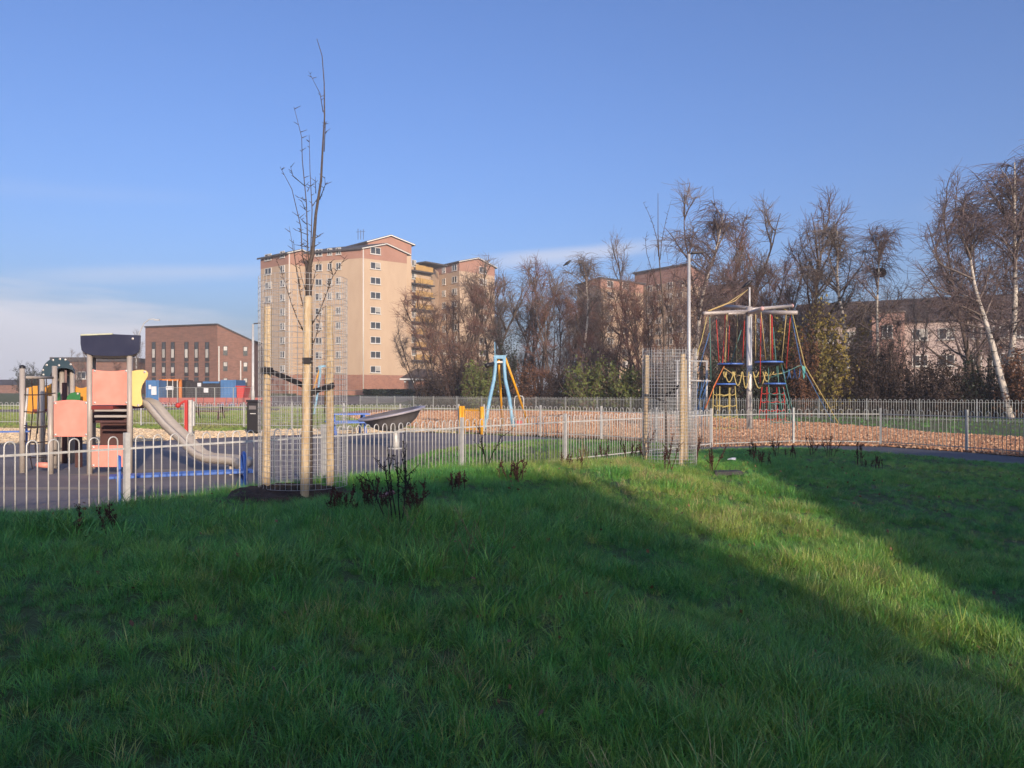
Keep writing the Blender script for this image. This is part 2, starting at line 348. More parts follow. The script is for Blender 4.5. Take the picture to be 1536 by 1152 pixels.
def path_edge_y(x): return np.interp(x, [5.0, 7.1, 8.4, 9.5, 10.4], [20.85, 20.3, 18.8, 17.8, 16.5]) + np.where(x > 10.4, 0.0, 0.0)
def on_lawn(x, y):
    s, t = lawn_st(x, y)
    return (s > 0.03) & (y < path_edge_y(x)) & (x < path_edge_x(y))
st = 0.125
gx, gy = np.meshgrid(np.arange(-9, 15, st), np.arange(-7, 21.6, st))
gz = lawn_z(gx, gy); idx = np.arange(gx.size).reshape(gx.shape)
Q = np.stack([idx[:-1, :-1], idx[:-1, 1:], idx[1:, 1:], idx[1:, :-1]], -1).reshape(-1, 4)
keep = on_lawn((gx[:-1, :-1] + st / 2).ravel(), (gy[:-1, :-1] + st / 2).ravel())
lawn = link('lawn', fastmesh('lawn', np.stack([gx, gy, gz], -1).reshape(-1, 3), Q[keep], M_lawnsoil, True)); tag(lawn, kind='structure')

# ------------------------------------------------------------------ bow-top fences
def hoop_mesh(h, w, r, n=6):
    pts = [(-w / 2, 0, 0), (-w / 2, 0, h - w / 2)] + [(-w / 2 * math.cos(a), 0, h - w / 2 + w / 2 * math.sin(a)) for a in [math.pi * i / 6 for i in range(1, 6)]] + [(w / 2, 0, h - w / 2), (w / 2, 0, 0)]
    return MB().tube(pts, r, n).mesh('hoop', None, True)
def fence(label, posts, h, sp, m, single=True, r=0.0085, rail=0.14, posth=0.04, post_w=0.055, ends=(True, True), name='bow_top_fence'):
    t = thing(name, label, 'fence', (posts[0][0], posts[0][1], 0))
    hm = hoop_mesh(h, sp, r); hm.materials.append(m)
    pm = MB().box((0, 0, (h + posth) / 2), (post_w, post_w, h + posth)).mesh('post', m)
    for i, p in enumerate(posts):
        if (i == 0 and not ends[0]) or (i == len(posts) - 1 and not ends[1]): continue
        a = posts[max(i - 1, 0)]; b = posts[min(i + 1, len(posts) - 1)]
        link('post', pm, t, (p[0], p[1], 0), math.atan2(b[1] - a[1], b[0] - a[0]))
    for a, b in zip(posts[:-1], posts[1:]):
        va = Vector((a[0], a[1], 0)); vb = Vector((b[0], b[1], 0)); L = (vb - va).length; u = (vb - va) / L; ang = math.atan2(u.y, u.x)
        n = max(1, round((L - 0.12) / (2 * sp))); step = (L - 0.1) / n
        for z in (h - rail, 0.11):
            MB().bar(va + u * 0.03 + Vector((0, 0, z)), vb - u * 0.03 + Vector((0, 0, z)), 0.010, 0.024).build('rail', m, t)
        if single:
            for k in range(n): link('hoop', hm, t, va + u * (0.05 + step * (k + 0.5)), ang + random.uniform(-0.03, 0.03))
        else:
            big = MB(); hv = [v.co.copy() for v in hm.vertices]; hf = [tuple(f.vertices) for f in hm.polygons]; R = Matrix.Rotation(ang, 3, 'Z')
            for k in range(n): big.add([R @ v + va + u * (0.05 + step * (k + 0.5)) for v in hv], hf)
            tag(big.build('hoop_row', m, t, True), kind='stuff')
    return t
fence('pale galvanised bow top fence running past the blue bench and both staked trees', NEAR, 1.05, 0.102, M_galv, r=0.0078)
fence('bow top fence along the footpath in front of the red brown bark chippings', RIGHT, 1.05, 0.112, M_galv_dull, ends=(False, True))
fence('pale bow top fence at the far left behind the slide and rope net', BACK_A, 1.05, 0.15, M_galv, r=0.009)
fence('pale bow top fence between the red post and the yellow gate', BACK_B, 1.05, 0.125, M_galv, r=0.009)
fence('pale bow top fence from the yellow gate to the caged tree on the right', BACK_C, 1.05, 0.125, M_galv, r=0.009, ends=(True, False))
FAR = [XY(470, 84), XY(520, 80), XY(570, 76)]
fp = [Vector((*XY(540, 78), 0)), Vector((*XY(650, 70), 0)), Vector((*XY(1000, 55), 0)), Vector((*XY(1300, 44), 0)), Vector((*XY(1560, 38.5), 0))]
far_posts = []
for a, b in zip(fp[:-1], fp[1:]):
    k = max(1, round((b - a).length / 2.75)); far_posts += [tuple((a + (b - a) * i / k).xy) for i in range(k)]
far_posts.append(tuple(fp[-1].xy))
fence('long distant bow top fence in front of the bare trees and brambles', far_posts, 1.15, 0.13, M_galv_dull, single=False, r=0.013)

# ------------------------------------------------------------------ buildings
WIN = {}
def window(parent, P, ang, w, h, split=2, blind=0.0, tall=False):
    key = (round(w, 2), round(h, 2), split)
    if key not in WIN:
        f = MB(); t = 0.09; y = -0.03
        for x in (-w / 2 + t / 2, w / 2 - t / 2): f.box((x, y, 0), (t, 0.10, h))
        for z in (-h / 2 + t / 2, h / 2 - t / 2): f.box((0, y, z), (w - 2 * t, 0.098, t))
        for k in range(1, split): f.box((-w / 2 + w * k / split, y, 0), (t, 0.096, h - 2 * t))
        s = MB().box((0, -0.08, -h / 2 - 0.05), (w + 0.2, 0.2, 0.09))
        p = MB().box((0, 0.0, 0), (w - 2 * t, 0.05, h - 2 * t))
        bl = MB().box((w / (2 * split) * (split - 1) if split > 1 else 0, -0.035, h * 0.12), (w / split - 2 * t, 0.01, h * 0.7))
        WIN[key] = (f.mesh('window', M_white), s.mesh('sill', M_white), p.mesh('pane', M_glass), bl.mesh('blind', M_blind))
    f, s, p, b = WIN[key]
    o = link('window', f, parent, P, ang)
    for nm, me in (('sill', s), ('pane', p)) + ((('blind', b),) if random.random() < blind else ()):
        c = link(nm, me); c.parent = o
    return o
def ray_on(P0, P1, px):
    """point of the wall P0-P1 seen in photo column px"""
    k = (px - 768) / F; (x0, y0), (x1, y1) = P0, P1
    t = (k * y0 - x0) / ((x1 - x0) - k * (y1 - y0)); return Vector((x0 + (x1 - x0) * t, y0 + (y1 - y0) * t, 0))
def wall_ang(P0, P1): return math.atan2(P1[1] - P0[1], P1[0] - P0[0])
def windows(parent, P0, P1, cols, zs, h, split=2, blind=0.4):
    a = wall_ang(P0, P1); nrm = Vector((math.sin(a), -math.cos(a), 0)); 
    for px, wpx in cols:
        p = ray_on(P0, P1, px); l = ray_on(P0, P1, px - wpx / 2); r = ray_on(P0, P1, px + wpx / 2); w = (r - l).length
        for z in zs: window(parent, p + nrm * 0.03 + Vector((0, 0, z)), a, round(w, 1), h, split, blind)
def v3(p, z): return Vector((p[0], p[1], z))
def gable_block(t, A, R, B, z0, zb, zt, ze, rise, over=0.45):
    """front corner A, right end R of the gable wall, left end B of the long wall"""
    A, R, B = Vector(A), Vector(R), Vector(B); C = B + R - A
    foot = [A, R, C, B]
    for nm, lo, hi, m, grow_ in (('base_wall', z0 - 1, zb, M_brick_red, 0.06), ('wall', zb, zt, M_render, 0.0), ('top_storey_wall', zt, ze, M_render_pink, 0.03)):
        c = sum(foot, Vector((0, 0))) / 4
        ft = [p + (p - c).normalized() * grow_ for p in foot]
        MB().prism([v3(p, lo) for p in ft], (0, 0, hi - lo)).build(nm, m, t)
    m1 = (A + R) / 2; m2 = (B + C) / 2; g = MB()
    g.add([v3(A, ze), v3(R, ze), v3(m1, ze + rise), v3(B, ze), v3(C, ze), v3(m2, ze + rise)], [(0, 1, 2), (3, 5, 4), (0, 2, 5, 3), (1, 4, 5, 2), (0, 3, 4, 1)])
    g.build('gable', M_render_pink, t)
    gd = (A - B).normalized() * over; ed = (R - A).normalized() * over
    for P, s in ((A, -1), (R, 1)):
        Q0 = v3(P + ed * s + gd, ze - over * rise / ((R - A).length / 2) + 0.05); Q1 = v3(m1 + gd, ze + rise + 0.05); Q2 = v3(m2 - gd, ze + rise + 0.05); back = B if s < 0 else C
        Q3 = v3(back + ed * s - gd, Q0.z)
        rf = MB().prism([Q0, Q1, Q2, Q3], (0, 0, 0.22)).build('roof', M_roofdark, t)
        MB().bar(Q0 + Vector((0, 0, 0.05)) + v3(gd, 0) * 0.1, Q1 + Vector((0, 0, 0.05)) + v3(gd, 0) * 0.1, 0.12, 0.17).build('fascia', M_white, rf)
        MB().bar(Q0 + Vector((0, 0, 0.05)) + v3(ed, 0) * s * 0.1, Q3 + Vector((0, 0, 0.05)) + v3(ed, 0) * s * 0.1, 0.14, 0.3).build('gutter', M_roofdark, rf)
def zrow(py, d): return EYE - (py - HY) / F * d
k = 140 / 125
A = XY(543, 140); B = XY(462, 140 * 1.033); R = XY(610, 146)
zrows = [zrow(y, 140 * 1.011) for y in (376, 398.5, 421, 443, 465.5, 488, 510, 532, 554)]
t = thing('tower_block', 'tall beige tower block with low gable roof left of the bare trees', 'building', (A[0], A[1], 1.3))
gable_block(t, A, R, B, 1.3, zrow(562, 140), zrow(387, 140), zrow(373, 140), 1.3)
windows(t, A, R, [(563, 15.5)], zrows, 1.25, 2, 0.3)
windows(t, B, A, [(478.5, 10), (495, 7), (508, 7.5)], zrows, 1.25, 2, 0.6)
# raised rear section with its own gable
A2 = XY(552, 149); R2 = XY(617, 152); B2 = XY(524, 154)
gable_block(t, A2, R2, B2, 1.3, zrow(562, 150), zrow(380, 150), zrow(363, 149), 1.4)
# left wing
A3 = XY(432, 146); R3 = XY(470, 150); B3 = XY(391, 152)
gable_block(t, A3, R3, B3, 1.3, zrow(562, 146), zrow(396, 146), zrow(380, 146), 0.9)
windows(t, B3, A3, [(402.5, 9.5), (424, 7)], [z + 0.3 for z in zrows], 1.25, 2, 0.6)
for P0, P1, px, y0, y1 in ((A, R, 544.5, 374, 588), (A3, R3, 433.5, 380, 588)):
    p = ray_on(P0, P1, px); a = wall_ang(P0, P1); n = Vector((math.sin(a), -math.cos(a), 0)) * 0.12
    MB().tube([p + n + Vector((0, 0, zrow(y0, p.y))), p + n + Vector((0, 0, 1.0))], 0.11, 8).build('downpipe', M_white, t, True)
am = MB()
for px, h0 in ((537, 343), (541, 345), (545, 344)):
    q = W(px, 357, 150); q.z -= 0.3; am.tube([q, (q.x, q.y, zrow(h0, 150))], 0.05, 5)
am.bar(W(534, 348, 150), W(548, 347, 150), 0.05, 0.05); am.build('aerial', M_roofdark, t)

t = thing('tower_block', 'beige tower block seen half hidden behind the reddish bare trees beside the balconies', 'building', (*XY(689, 175), 1.3))
A = XY(689, 170); R = XY(742, 178); B = XY(641, 180)
gable_block(t, A, R, B, 1.3, zrow(562, 170), zrow(406, 170), zrow(393, 170), 1.4)
zr2 = [zrow(y, 172) for y in (402, 420, 438, 456, 474, 492, 510, 528, 546)]
windows(t, A, R, [(724, 11)], zr2, 1.4, 2); windows(t, B, A, [(666, 5), (682, 7.5)], zr2, 1.4, 2, 0.6)
t = thing('balcony_block', 'recessed tower wall with a stack of ochre balconies between the two beige towers', 'building', (*XY(630, 165), 1.3))
P0 = XY(612, 163); P1 = XY(646, 168); a = wall_ang(P0, P1); n = Vector((math.sin(a), -math.cos(a), 0)); u = Vector((math.cos(a), math.sin(a), 0))
MB().prism([v3(P0, 0.3), v3(P1, 0.3), v3((P1[0] + 1, P1[1] + 8), 0.3), v3((P0[0] + 1, P0[1] + 8), 0.3)], (0, 0, zrow(396, 165) - 0.3)).build('wall', M_render, t)
MB().box((v3(P0, zrow(394.5, 165)) + v3(P1, zrow(394.5, 165))) / 2 + Vector((0, 3.5, 0)), (6.5, 9.5, 0.3), a).build('roof', M_roofdark, t)
Lb = (v3(P1, 0) - v3(P0, 0)).length
for i, py in enumerate((410, 429, 448, 467, 486, 505, 524, 543)):
    z = zrow(py, 165); c = (v3(P0, z) + v3(P1, z)) / 2 + n * 0.7
    s = MB().box(c + Vector((0, 0, 0.25)), (Lb - 0.1, 1.4, 0.25), a).build('balcony', M_roofdark, t)
    MB().box(c + n * 0.65 - u * 0.9 + Vector((0, 0, 0.95)), (Lb * 0.45, 0.08, 1.1), a).build('balcony_panel', M_yellowpanel, s)
    MB().box(c + n * 0.67 + u * 1.25 + Vector((0, 0, 0.9)), (Lb * 0.42, 0.08, 1.0), a).build('balcony_panel', M_yellowpanel, s)
    window(t, v3(P0, 0) + u * 1.6 + n * 0.03 + Vector((0, 0, z + 2.0)), a, 1.2, 1.3, 2, 0.3)

def plain_block(name, label, P_l, P_c, P_r, z0, z_le, m, mtop, ztop_band):
    t = thing(name, label, 'building', (*P_c, z0)); l, c, r = map(Vector, (P_l, P_c, P_r)); b = l + r - c
    MB().prism([v3(p, z0 - 1) for p in (c, r, b, l)], (0, 0, ztop_band - z0 + 1)).build('wall', m, t)
    ce = (c + r + b + l) / 4
    MB().prism([v3(p + (p - ce).normalized() * 0.03, ztop_band) for p in (c, r, b, l)], (0, 0, z_le - ztop_band)).build('top_storey_wall', mtop, t)
    MB().prism([v3(p + (p - ce).normalized() * 0.6, z_le) for p in (c, r, b, l)], (0, 0, 0.35)).build('roof', M_roofdark, t)
    return t
P_l, P_c, P_r = XY(866, 188), XY(901, 176), XY(965, 186)
t = plain_block('tower_block', 'beige block of flats showing between the bare trunks above the green bush', P_l, P_c, P_r, 1.3, zrow(418, 176), M_render, M_render_pink, zrow(432, 176))
zr3 = [zrow(y, 176) for y in (424, 441, 459, 476, 493, 510, 527, 545)]
windows(t, P_l, P_c, [(890, 9)], zr3, 1.4, 2, 0.5); windows(t, P_c, P_r, [(915, 9), (938, 9)], zr3, 1.4, 2, 0.5)
P_l, P_c, P_r = XY(952, 190), XY(1032, 176), XY(1062, 196)
t = plain_block('tower_block', 'brown topped block of flats behind the lamp post and weeping birch', P_l, P_c, P_r, 1.3, zrow(397, 176), M_render, M_render_pink, zrow(420, 176))
windows(t, P_l, P_c, [(975, 8), (988, 8), (1005, 8), (1020, 8)], zr3[:1] + [z for z in zr3[1:]], 1.4, 2, 0.5)
P_l, P_c, P_r = XY(1055, 185), XY(1118, 176), XY(1135, 190)
t = plain_block('tower_block', 'reddish brown lower block behind the rope climbing frame mast', P_l, P_c, P_r, 1.3, zrow(425, 176), M_render, M_render_pink, zrow(462, 176))
windows(t, P_l, P_c, [(1072, 8), (1090, 8), (1106, 8)], zr3[3:], 1.4, 2, 0.5)

# entrance porch in front of the tower
t = thing('entrance_porch', 'brick entrance porch with brown hipped roof at the foot of the tower', 'building', (*XY(632, 128), 1.3))
P0 = Vector(XY(606, 128)); P1 = Vector(XY(652, 129)); D2 = Vector((0.5, 6.0))
MB().prism([v3(p, 0.5) for p in (P0, P1, P1 + D2, P0 + D2)], (0, 0, zrow(570, 128) - 0.5)).build('wall', M_brick_red, t)
ze = zrow(569, 128); e = [P0 + Vector((-0.6, -0.8)), P1 + Vector((1.1, -0.8)), P1 + D2 + Vector((1.1, 0.8)), P0 + D2 + Vector((-0.6, 0.8))]
MB().add([v3(p, ze + 0.16) for p in e] + [v3(P0 + D2 / 2 + Vector((1.2, 0)), zrow(553, 130)), v3(P1 + D2 / 2 - Vector((1.2, 0)), zrow(553, 130))], [(0, 1, 5, 4), (1, 2, 5), (2, 3, 4, 5), (3, 0, 4), (0, 3, 2, 1)]).build('roof', M_roofbrown, t)
MB().prism([v3(p, ze - 0.12) for p in e], (0, 0, 0.27)).build('fascia', M_white, t)
d_ = MB().box((*XY(617, 127.95), 2.5), (0.9, 0.12, 2.4)).build('door', M_roofdark, t)
for px in (607.5, 621.5): MB().box((*XY(px, 127.9), zrow(572.5, 128)), (0.35, 0.2, 0.25)).build('wall_light', M_white, t)
t = thing('garden_wall', 'long low reddish brick wall in front of the tower flats', 'wall', (*XY(540, 118), 1.1))
MB().box((*XY(545, 118), 1.25), (20, 0.25, 1.0)).build('wall', M_brick_red, t); MB().box((*XY(545, 118), 1.79), (20.2, 0.36, 0.08)).build('coping', M_gravel, t)

# long low building on the right behind the trees
t = thing('long_building', 'long low pale building with dark brown pitched roof behind the right hand birches', 'building', (*XY(1380, 88), 1.0))
P0 = Vector(XY(1215, 96)); P1 = Vector(XY(1640, 82)); D2 = Vector((2.0, 12.0)); ze = zrow(480, 88); zr = zrow(446, 94)
M_palewall = mat('pinkish_pale_render', (0.50, 0.39, 0.34), (0.40, 0.31, 0.28), 0.8, 0.9)
MB().prism([v3(p, 0) for p in (P0, P1, P1 + D2, P0 + D2)], (0, 0, ze)).build('wall', M_palewall, t)
e0 = P0 + Vector((-0.4, -0.6)); e1 = P1 + Vector((0.4, -0.6)); e2 = P1 + D2 + Vector((0.4, 0.6)); e3 = P0 + D2 + Vector((-0.4, 0.6))
MB().add([v3(e0, ze), v3(e1, ze), v3(e2, ze), v3(e3, ze), v3((e0 + e3) / 2, zr), v3((e1 + e2) / 2, zr)], [(0, 1, 5, 4), (2, 3, 4, 5), (0, 4, 3), (1, 2, 5), (0, 3, 2, 1)]).build('roof', M_roofbrown, t)
a = wall_ang(P0, P1); n = Vector((math.sin(a), -math.cos(a), 0))
pj = ray_on(P0, P1, 1333) + n * 0.7; M_pinkwall = mat('salmon_render', (0.42, 0.25, 0.20), (0.35, 0.20, 0.16), 1, 0.9)
MB().box(pj + Vector((0, 0, zrow(466, 88) / 2)), (3.3, 1.6, zrow(466, 88)), a).build('stair_projection', M_pinkwall, t)
MB().box(pj + Vector((0, 0, zrow(466, 88) + 0.08)), (3.6, 1.9, 0.16), a).build('parapet_coping', M_gravel, t)
window(t, pj + n * 0.83 + Vector((0, 0, zrow(495, 88))), a, 1.1, 1.5, 2)
for px in (1245, 1275, 1305, 1380, 1420, 1460, 1500, 1530):
    window(t, ray_on(P0, P1, px) + n * 0.03 + Vector((0, 0, zrow(500, 88))), a, 1.6, 1.3, 2, 0.3); window(t, ray_on(P0, P1, px) + n * 0.03 + Vector((0, 0, zrow(540, 88))), a, 1.6, 1.3, 2, 0.3)

# brown brick building on the left
t = thing('brick_building', 'three storey brown brick building with sloping roofline and narrow windows', 'building', (*XY(325, 104), 0.7))
p0, p1, p2, p3 = Vector(XY(218, 110)), Vector(XY(326, 104)), Vector(XY(379, 106)), Vector(XY(391, 113))
z0, z1, z2, z3 = zrow(491, 110), zrow(487, 104), zrow(512, 106), zrow(516, 113)
q = Vector((-4, 14))
pb = MB(); base = [p0, p1, p2, p3, p3 + q, p0 + Vector((-1, 14))]; top = [z0, z1, z2, z3, z3, z0]; n = 6
pb.add([v3(p, -0.5) for p in base] + [v3(p, z) for p, z in zip(base, top)], [(i, (i + 1) % n, n + (i + 1) % n, n + i) for i in range(n)] + [(6, 7, 11), (7, 8, 9, 10), (7, 10, 11)])
pb.build('wall', M_brick_brown, t)
cp = MB()
for a_, b_, za, zb in ((p0, p1, z0, z1), (p1, p2, z1, z2), (p2, p3, z2, z3)): cp.bar(v3(a_, za + 0.06), v3(b_, zb + 0.06), 0.4, 0.18)
cp.build('roof_edge', M_roofdark, t)
M_dkframe = mat('dark_window_frame', (0.05, 0.045, 0.045), None, 5, 0.5)
a = wall_ang(p0, p1); nn = Vector((math.sin(a), -math.cos(a), 0))
for px in (231, 246, 259.5, 280, 295, 311):
    for y0, y1, tall in ((513, 537.5, 1), (544, 559.5, 0), (566, 582, 0)):
        p = ray_on(p0, p1, px); zt_, zb_ = zrow(y0, p.y), zrow(y1, p.y); w = 0.62; h = zt_ - zb_; c = p + nn * 0.02 + Vector((0, 0, (zt_ + zb_) / 2))
        fr = MB(); uu = Vector((math.cos(a), math.sin(a), 0))
        for s in (-1, 1): fr.box(c + uu * s * (w / 2), (0.09, 0.14, h), a)
        for s in (-1, 1): fr.box(c + Vector((0, 0, s * (h / 2 - 0.04))), (w - 0.09, 0.13, 0.08), a)
        o = fr.build('window', M_dkframe, t)
        MB().box(c, (w - 0.09, 0.06, h - 0.16), a).build('pane', M_glass, o)
        lo_h = h * 0.52; MB().box(c - Vector((0, 0, h * 0.2)) + nn * 0.05, (w - 0.12, 0.03, lo_h), a).build('balustrade_panel', M_blind, o)
        MB().box(c - Vector((0, 0, h / 2 + 0.22)) + nn * 0.02, (w + 0.1, 0.1, 0.36), a).build('spandrel', M_dkframe, o)
a = wall_ang(p1, p2); nn = Vector((math.sin(a), -math.cos(a), 0)); uu = Vector((math.cos(a), math.sin(a), 0))
for px in (338, 368):
    for py in (526.5, 550, 574):
        c = ray_on(p1, p2, px) + nn * 0.02; c.z = zrow(py, 105); fr = MB(); w = 0.5; h = 1.25
        for s in (-1, 1): fr.box(c + uu * s * (w / 2), (0.07, 0.12, h), a); fr.box(c + Vector((0, 0, s * (h / 2 - 0.03))), (w - 0.07, 0.11, 0.06), a)
        o = fr.build('window', M_dkframe, t); MB().box(c, (w - 0.07, 0.05, h - 0.12), a).build('pane', M_glass, o); MB().box(c + nn * 0.04 + Vector((0, 0, 0.3)), (w - 0.09, 0.03, 0.5), a).build('blind', M_blind, o)
for px, y0, y1 in ((328.5, 520, 575), (361, 541, 582)):
    p = ray_on(p1, p2, px); MB().tube([(p.x + 0.05, p.y - 0.15, zrow(y0, 105)), (p.x + 0.05, p.y - 0.15, zrow(y1, 105))], 0.09, 6).build('downpipe', M_white, t)

# low brick buildings at far left
t = thing('low_building', 'long low brick building with flat dark roof behind the play tower', 'building', (*XY(160, 130), 1.3))
MB().box((*XY(158, 134), 3.5), (12.5, 9, 6.5)).build('wall', M_brick_brown, t); MB().box((*XY(158, 134), 6.9), (13.2, 9.8, 0.7)).build('roof', M_roofdark, t)
for px in (122, 140, 165, 185, 205):
    window(t, Vector((*XY(px, 129.45), 4.3)), 0, 1.5, 1.2, 2, 0.4)
t = thing('low_building', 'hazy low building at the far left edge beyond the park fence', 'building', (*XY(15, 170), 1.3))
MB().box((*XY(10, 175), 2.0), (14, 9, 2.2)).build('wall', M_brick_brown, t)
MB().prism([(*XY(-42, 170), 3.1), (*XY(-42, 179.5), 3.1), (*XY(-42, 175), 4.3)], (15.5, 0.5, 0)).build('roof', M_roofdark, t)

# shade: two buildings stand behind the photographer
t = thing('flat_roofed_hall', 'long flat roofed brick hall behind the viewpoint shading the near grass', 'building', (-10, -15, 0))
b = MB(); f = [(-40, -15), (5, -15), (9.7, -15), (9.7, -24), (5, -24), (-40, -24)]; zz = [6.45, 6.5, 6.95, 6.95, 6.5, 6.45]
b.add([(x, y, -0.2) for x, y in f] + [(x, y, z) for (x, y), z in zip(f, zz)], [(i, (i + 1) % 6, 6 + (i + 1) % 6, 6 + i) for i in range(6)] + [(6, 7, 10, 11), (7, 8, 9, 10)]); b.build('wall', M_brick_brown, t)
for x in range(-36, 8, 4): window(t, Vector((x, -14.97, 2.2)), math.pi, 1.8, 1.3, 2, 0.3)
t = thing('hipped_house_row', 'row of brick houses with hipped roof behind the viewpoint shading the right lawn', 'building', (30, -15, 0))
MB().prism([(10.9, -18, -0.2), (62, -18, -0.2), (62, -12, -0.2), (10.9, -12, -0.2)], (0, 0, 5.4)).build('wall', M_brick_red, t)
MB().add([(10.35, -18.6, 5.15), (62.5, -18.6, 5.15), (62.5, -11.4, 5.15), (10.35, -11.4, 5.15), (16.6, -15, 9.4), (58, -15, 9.4)], [(0, 1, 5, 4), (1, 2, 5), (2, 3, 4, 5), (3, 0, 4), (0, 3, 2, 1)]).build('roof', M_roofbrown, t)
for x in range(14, 60, 4): window(t, Vector((x, -11.97, 2.0)), math.pi, 1.6, 1.3, 2, 0.3)
# ------------------------------------------------------------------ playground equipment
M_post = mat('pale_grey_steel_post', (0.42, 0.37, 0.32), (0.36, 0.31, 0.27), 4, 0.5, 0.1)
M_salmon = mat('faded_salmon_panel', (0.80, 0.24, 0.175), (0.76, 0.31, 0.235), 2.5, 0.5)
M_yellow = mat('pale_yellow_panel', (0.78, 0.56, 0.20), (0.72, 0.50, 0.17), 3, 0.5)
M_ochre = mat('amber_panel', (0.66, 0.30, 0.045), (0.58, 0.26, 0.04), 3, 0.5)
M_navy = mat('dark_navy_board', (0.022, 0.024, 0.05), (0.03, 0.032, 0.06), 4, 0.45)
M_teal = mat('dark_teal_board', (0.03, 0.055, 0.07), (0.04, 0.065, 0.08), 4, 0.45)
M_green = mat('green_board', (0.04, 0.20, 0.06), None, 4, 0.5)
M_maroon = mat('maroon_floor', (0.22, 0.03, 0.025), (0.15, 0.03, 0.025), 3, 0.55)
M_brownp = mat('dark_brown_board', (0.10, 0.045, 0.04), None, 3, 0.6)
M_slide = mat('brushed_slide_steel', (0.50, 0.44, 0.37), (0.44, 0.38, 0.32), 6, 0.42, 0.35, stretch=(0.4, 4, 4))
M_bolt = mat('bolt_cap', (0.6, 0.55, 0.5), None, 4, 0.4, 0.4)
M_rope = mat('dark_net_rope', (0.045, 0.032, 0.032), None, 30, 0.9)
M_blue = mat('blue_bench_paint', (0.045, 0.125, 0.42), (0.07, 0.16, 0.46), 5, 0.4)
M_red = mat('red_paint', (0.50, 0.04, 0.03), (0.42, 0.035, 0.03), 5, 0.45)
M_black = mat('black_plastic', (0.018, 0.016, 0.018), None, 5, 0.45)
M_paleblue = mat('pale_blue_paint', (0.22, 0.42, 0.55), (0.17, 0.33, 0.45), 4, 0.45)
M_gold = mat('golden_yellow_paint', (0.70, 0.34, 0.02), (0.62, 0.29, 0.02), 4, 0.45)
M_bowl = mat('grey_spinner_plastic', (0.17, 0.15, 0.145), (0.13, 0.115, 0.11), 4, 0.4)
M_lampgrey = mat('lamp_post_grey', (0.50, 0.49, 0.47), (0.42, 0.41, 0.40), 3, 0.45, 0.2)

D0 = 14.8; D1 = 16.0
def pt(px, py, d=D0): return W(px, py, d)
t = thing('play_tower', 'climbing tower with salmon panels, navy roof board, rope net and metal slide', 'play tower', (*XY(165, D0), 0))
def vpost(px, py_top, d, r=0.05, m=None, cap=False, base=0.0):
    p = pt(px, py_top, d); o = MB().tube([(p.x, p.y, base - 0.05), (p.x, p.y, p.z)], r, 12).build('post', m or M_post, t, True)
    if cap: MB().lathe((p.x, p.y, p.z), [(r * 1.05, -0.01), (r * 1.05, 0.03), (r * 0.6, 0.055), (0.001, 0.06)], 12).build('cap', M_black, o, True)
    return o
for px in (134.5, 194.5): vpost(px, 527, D0)
for px in (134.5, 194.5):
    p = pt(px, 529); xr = p.x - 0.511 * (D1 - D0) + 0.04; MB().tube([(xr, D1, -0.05), (xr, D1, p.z)], 0.05, 12).build('post', M_post, t, True)
vpost(76, 594, D0 + 0.05); vpost(82, 549, 15.9)
vpost(33.5, 552, 15.1, cap=True)
vpost(93, 552, 17.2); vpost(108.5, 553, 17.2); vpost(63, 566, 17.0); vpost(88, 555, 18.3); vpost(104, 555, 18.3); vpost(64, 572, 18.2)
vpost(97, 574, 17.1, 0.055, M_brownp)
def panel(nm, px_pts, d, m, th=0.025, bolts=None):
    o = MB().prism([pt(x, y, d) for x, y in px_pts], (0, th, 0)).build(nm, m, t, bevel=0.005)
    for x, y in bolts or ():
        q = pt(x, y, d); MB().lathe((q.x, q.y, q.z), [(0.001, 0.012), (0.022, 0.010), (0.026, 0.0)], 10, Matrix.Rotation(math.pi / 2, 3, 'X')).build('bolt', M_bolt, o, True)
    return o
def curve_top(x0, x1, y, sag, n=9): return [(x0 + (x1 - x0) * i / (n - 1), y + sag * (1 - (2 * i / (n - 1) - 1) ** 2)) for i in range(n)]
dp = D0 - 0.03
panel('panel', curve_top(138.5, 193, 554, 2.6) + [(193, 607.5), (138.5, 607.5)], dp, M_salmon, bolts=[(142, 556.5), (189.5, 556.5), (142, 604), (189.5, 604)])
panel('panel', curve_top(80.5, 131.5, 602.5, -2.6) + [(131.5, 655), (80.5, 655)], dp, M_salmon, bolts=[(83, 605), (129, 604.5), (83, 652), (129, 652)])
panel('panel', [(137.5, 668), (184, 668), (184, 700.5), (137.5, 700.5)], dp, M_salmon, bolts=[(140, 671), (140, 698)])
wing = [(198, 556.5), (206, 555), (214, 554.5), (219, 556), (221.7, 559.5), (221, 565), (217, 571.5), (213, 578), (211, 586), (211.5, 594), (213.5, 601), (213, 607), (209, 610), (203, 609.5), (198, 608.5)]
panel('side_panel', wing, dp + 0.02, M_yellow, bolts=[(217, 558), (207.5, 608)])
panel('side_panel', [(x - 2, y + 1) for x, y in wing], D1 - 0.1, M_yellow)
# floor, steps and inner boards
fl = pt(166, 610.5, 15.4); MB().box((fl.x, 15.4, fl.z), (0.72, 1.25, 0.07)).build('deck', M_maroon, t)
for py, m in ((615.5, M_post), (624.5, M_post), (632.5, M_brownp)):
    q = pt(167, py); MB().box((q.x, D0 + 0.06, q.z), (0.64, 0.14 if m is M_post else 0.05, 0.045)).build('step', m, t, bevel=0.008)
panel('back_board', [(150, 634), (194, 634), (194, 672), (150, 672)], D1 - 0.2, M_brownp)
panel('back_board', [(137, 611), (194, 611), (194, 634), (137, 634)], D1 - 0.15, M_brownp)
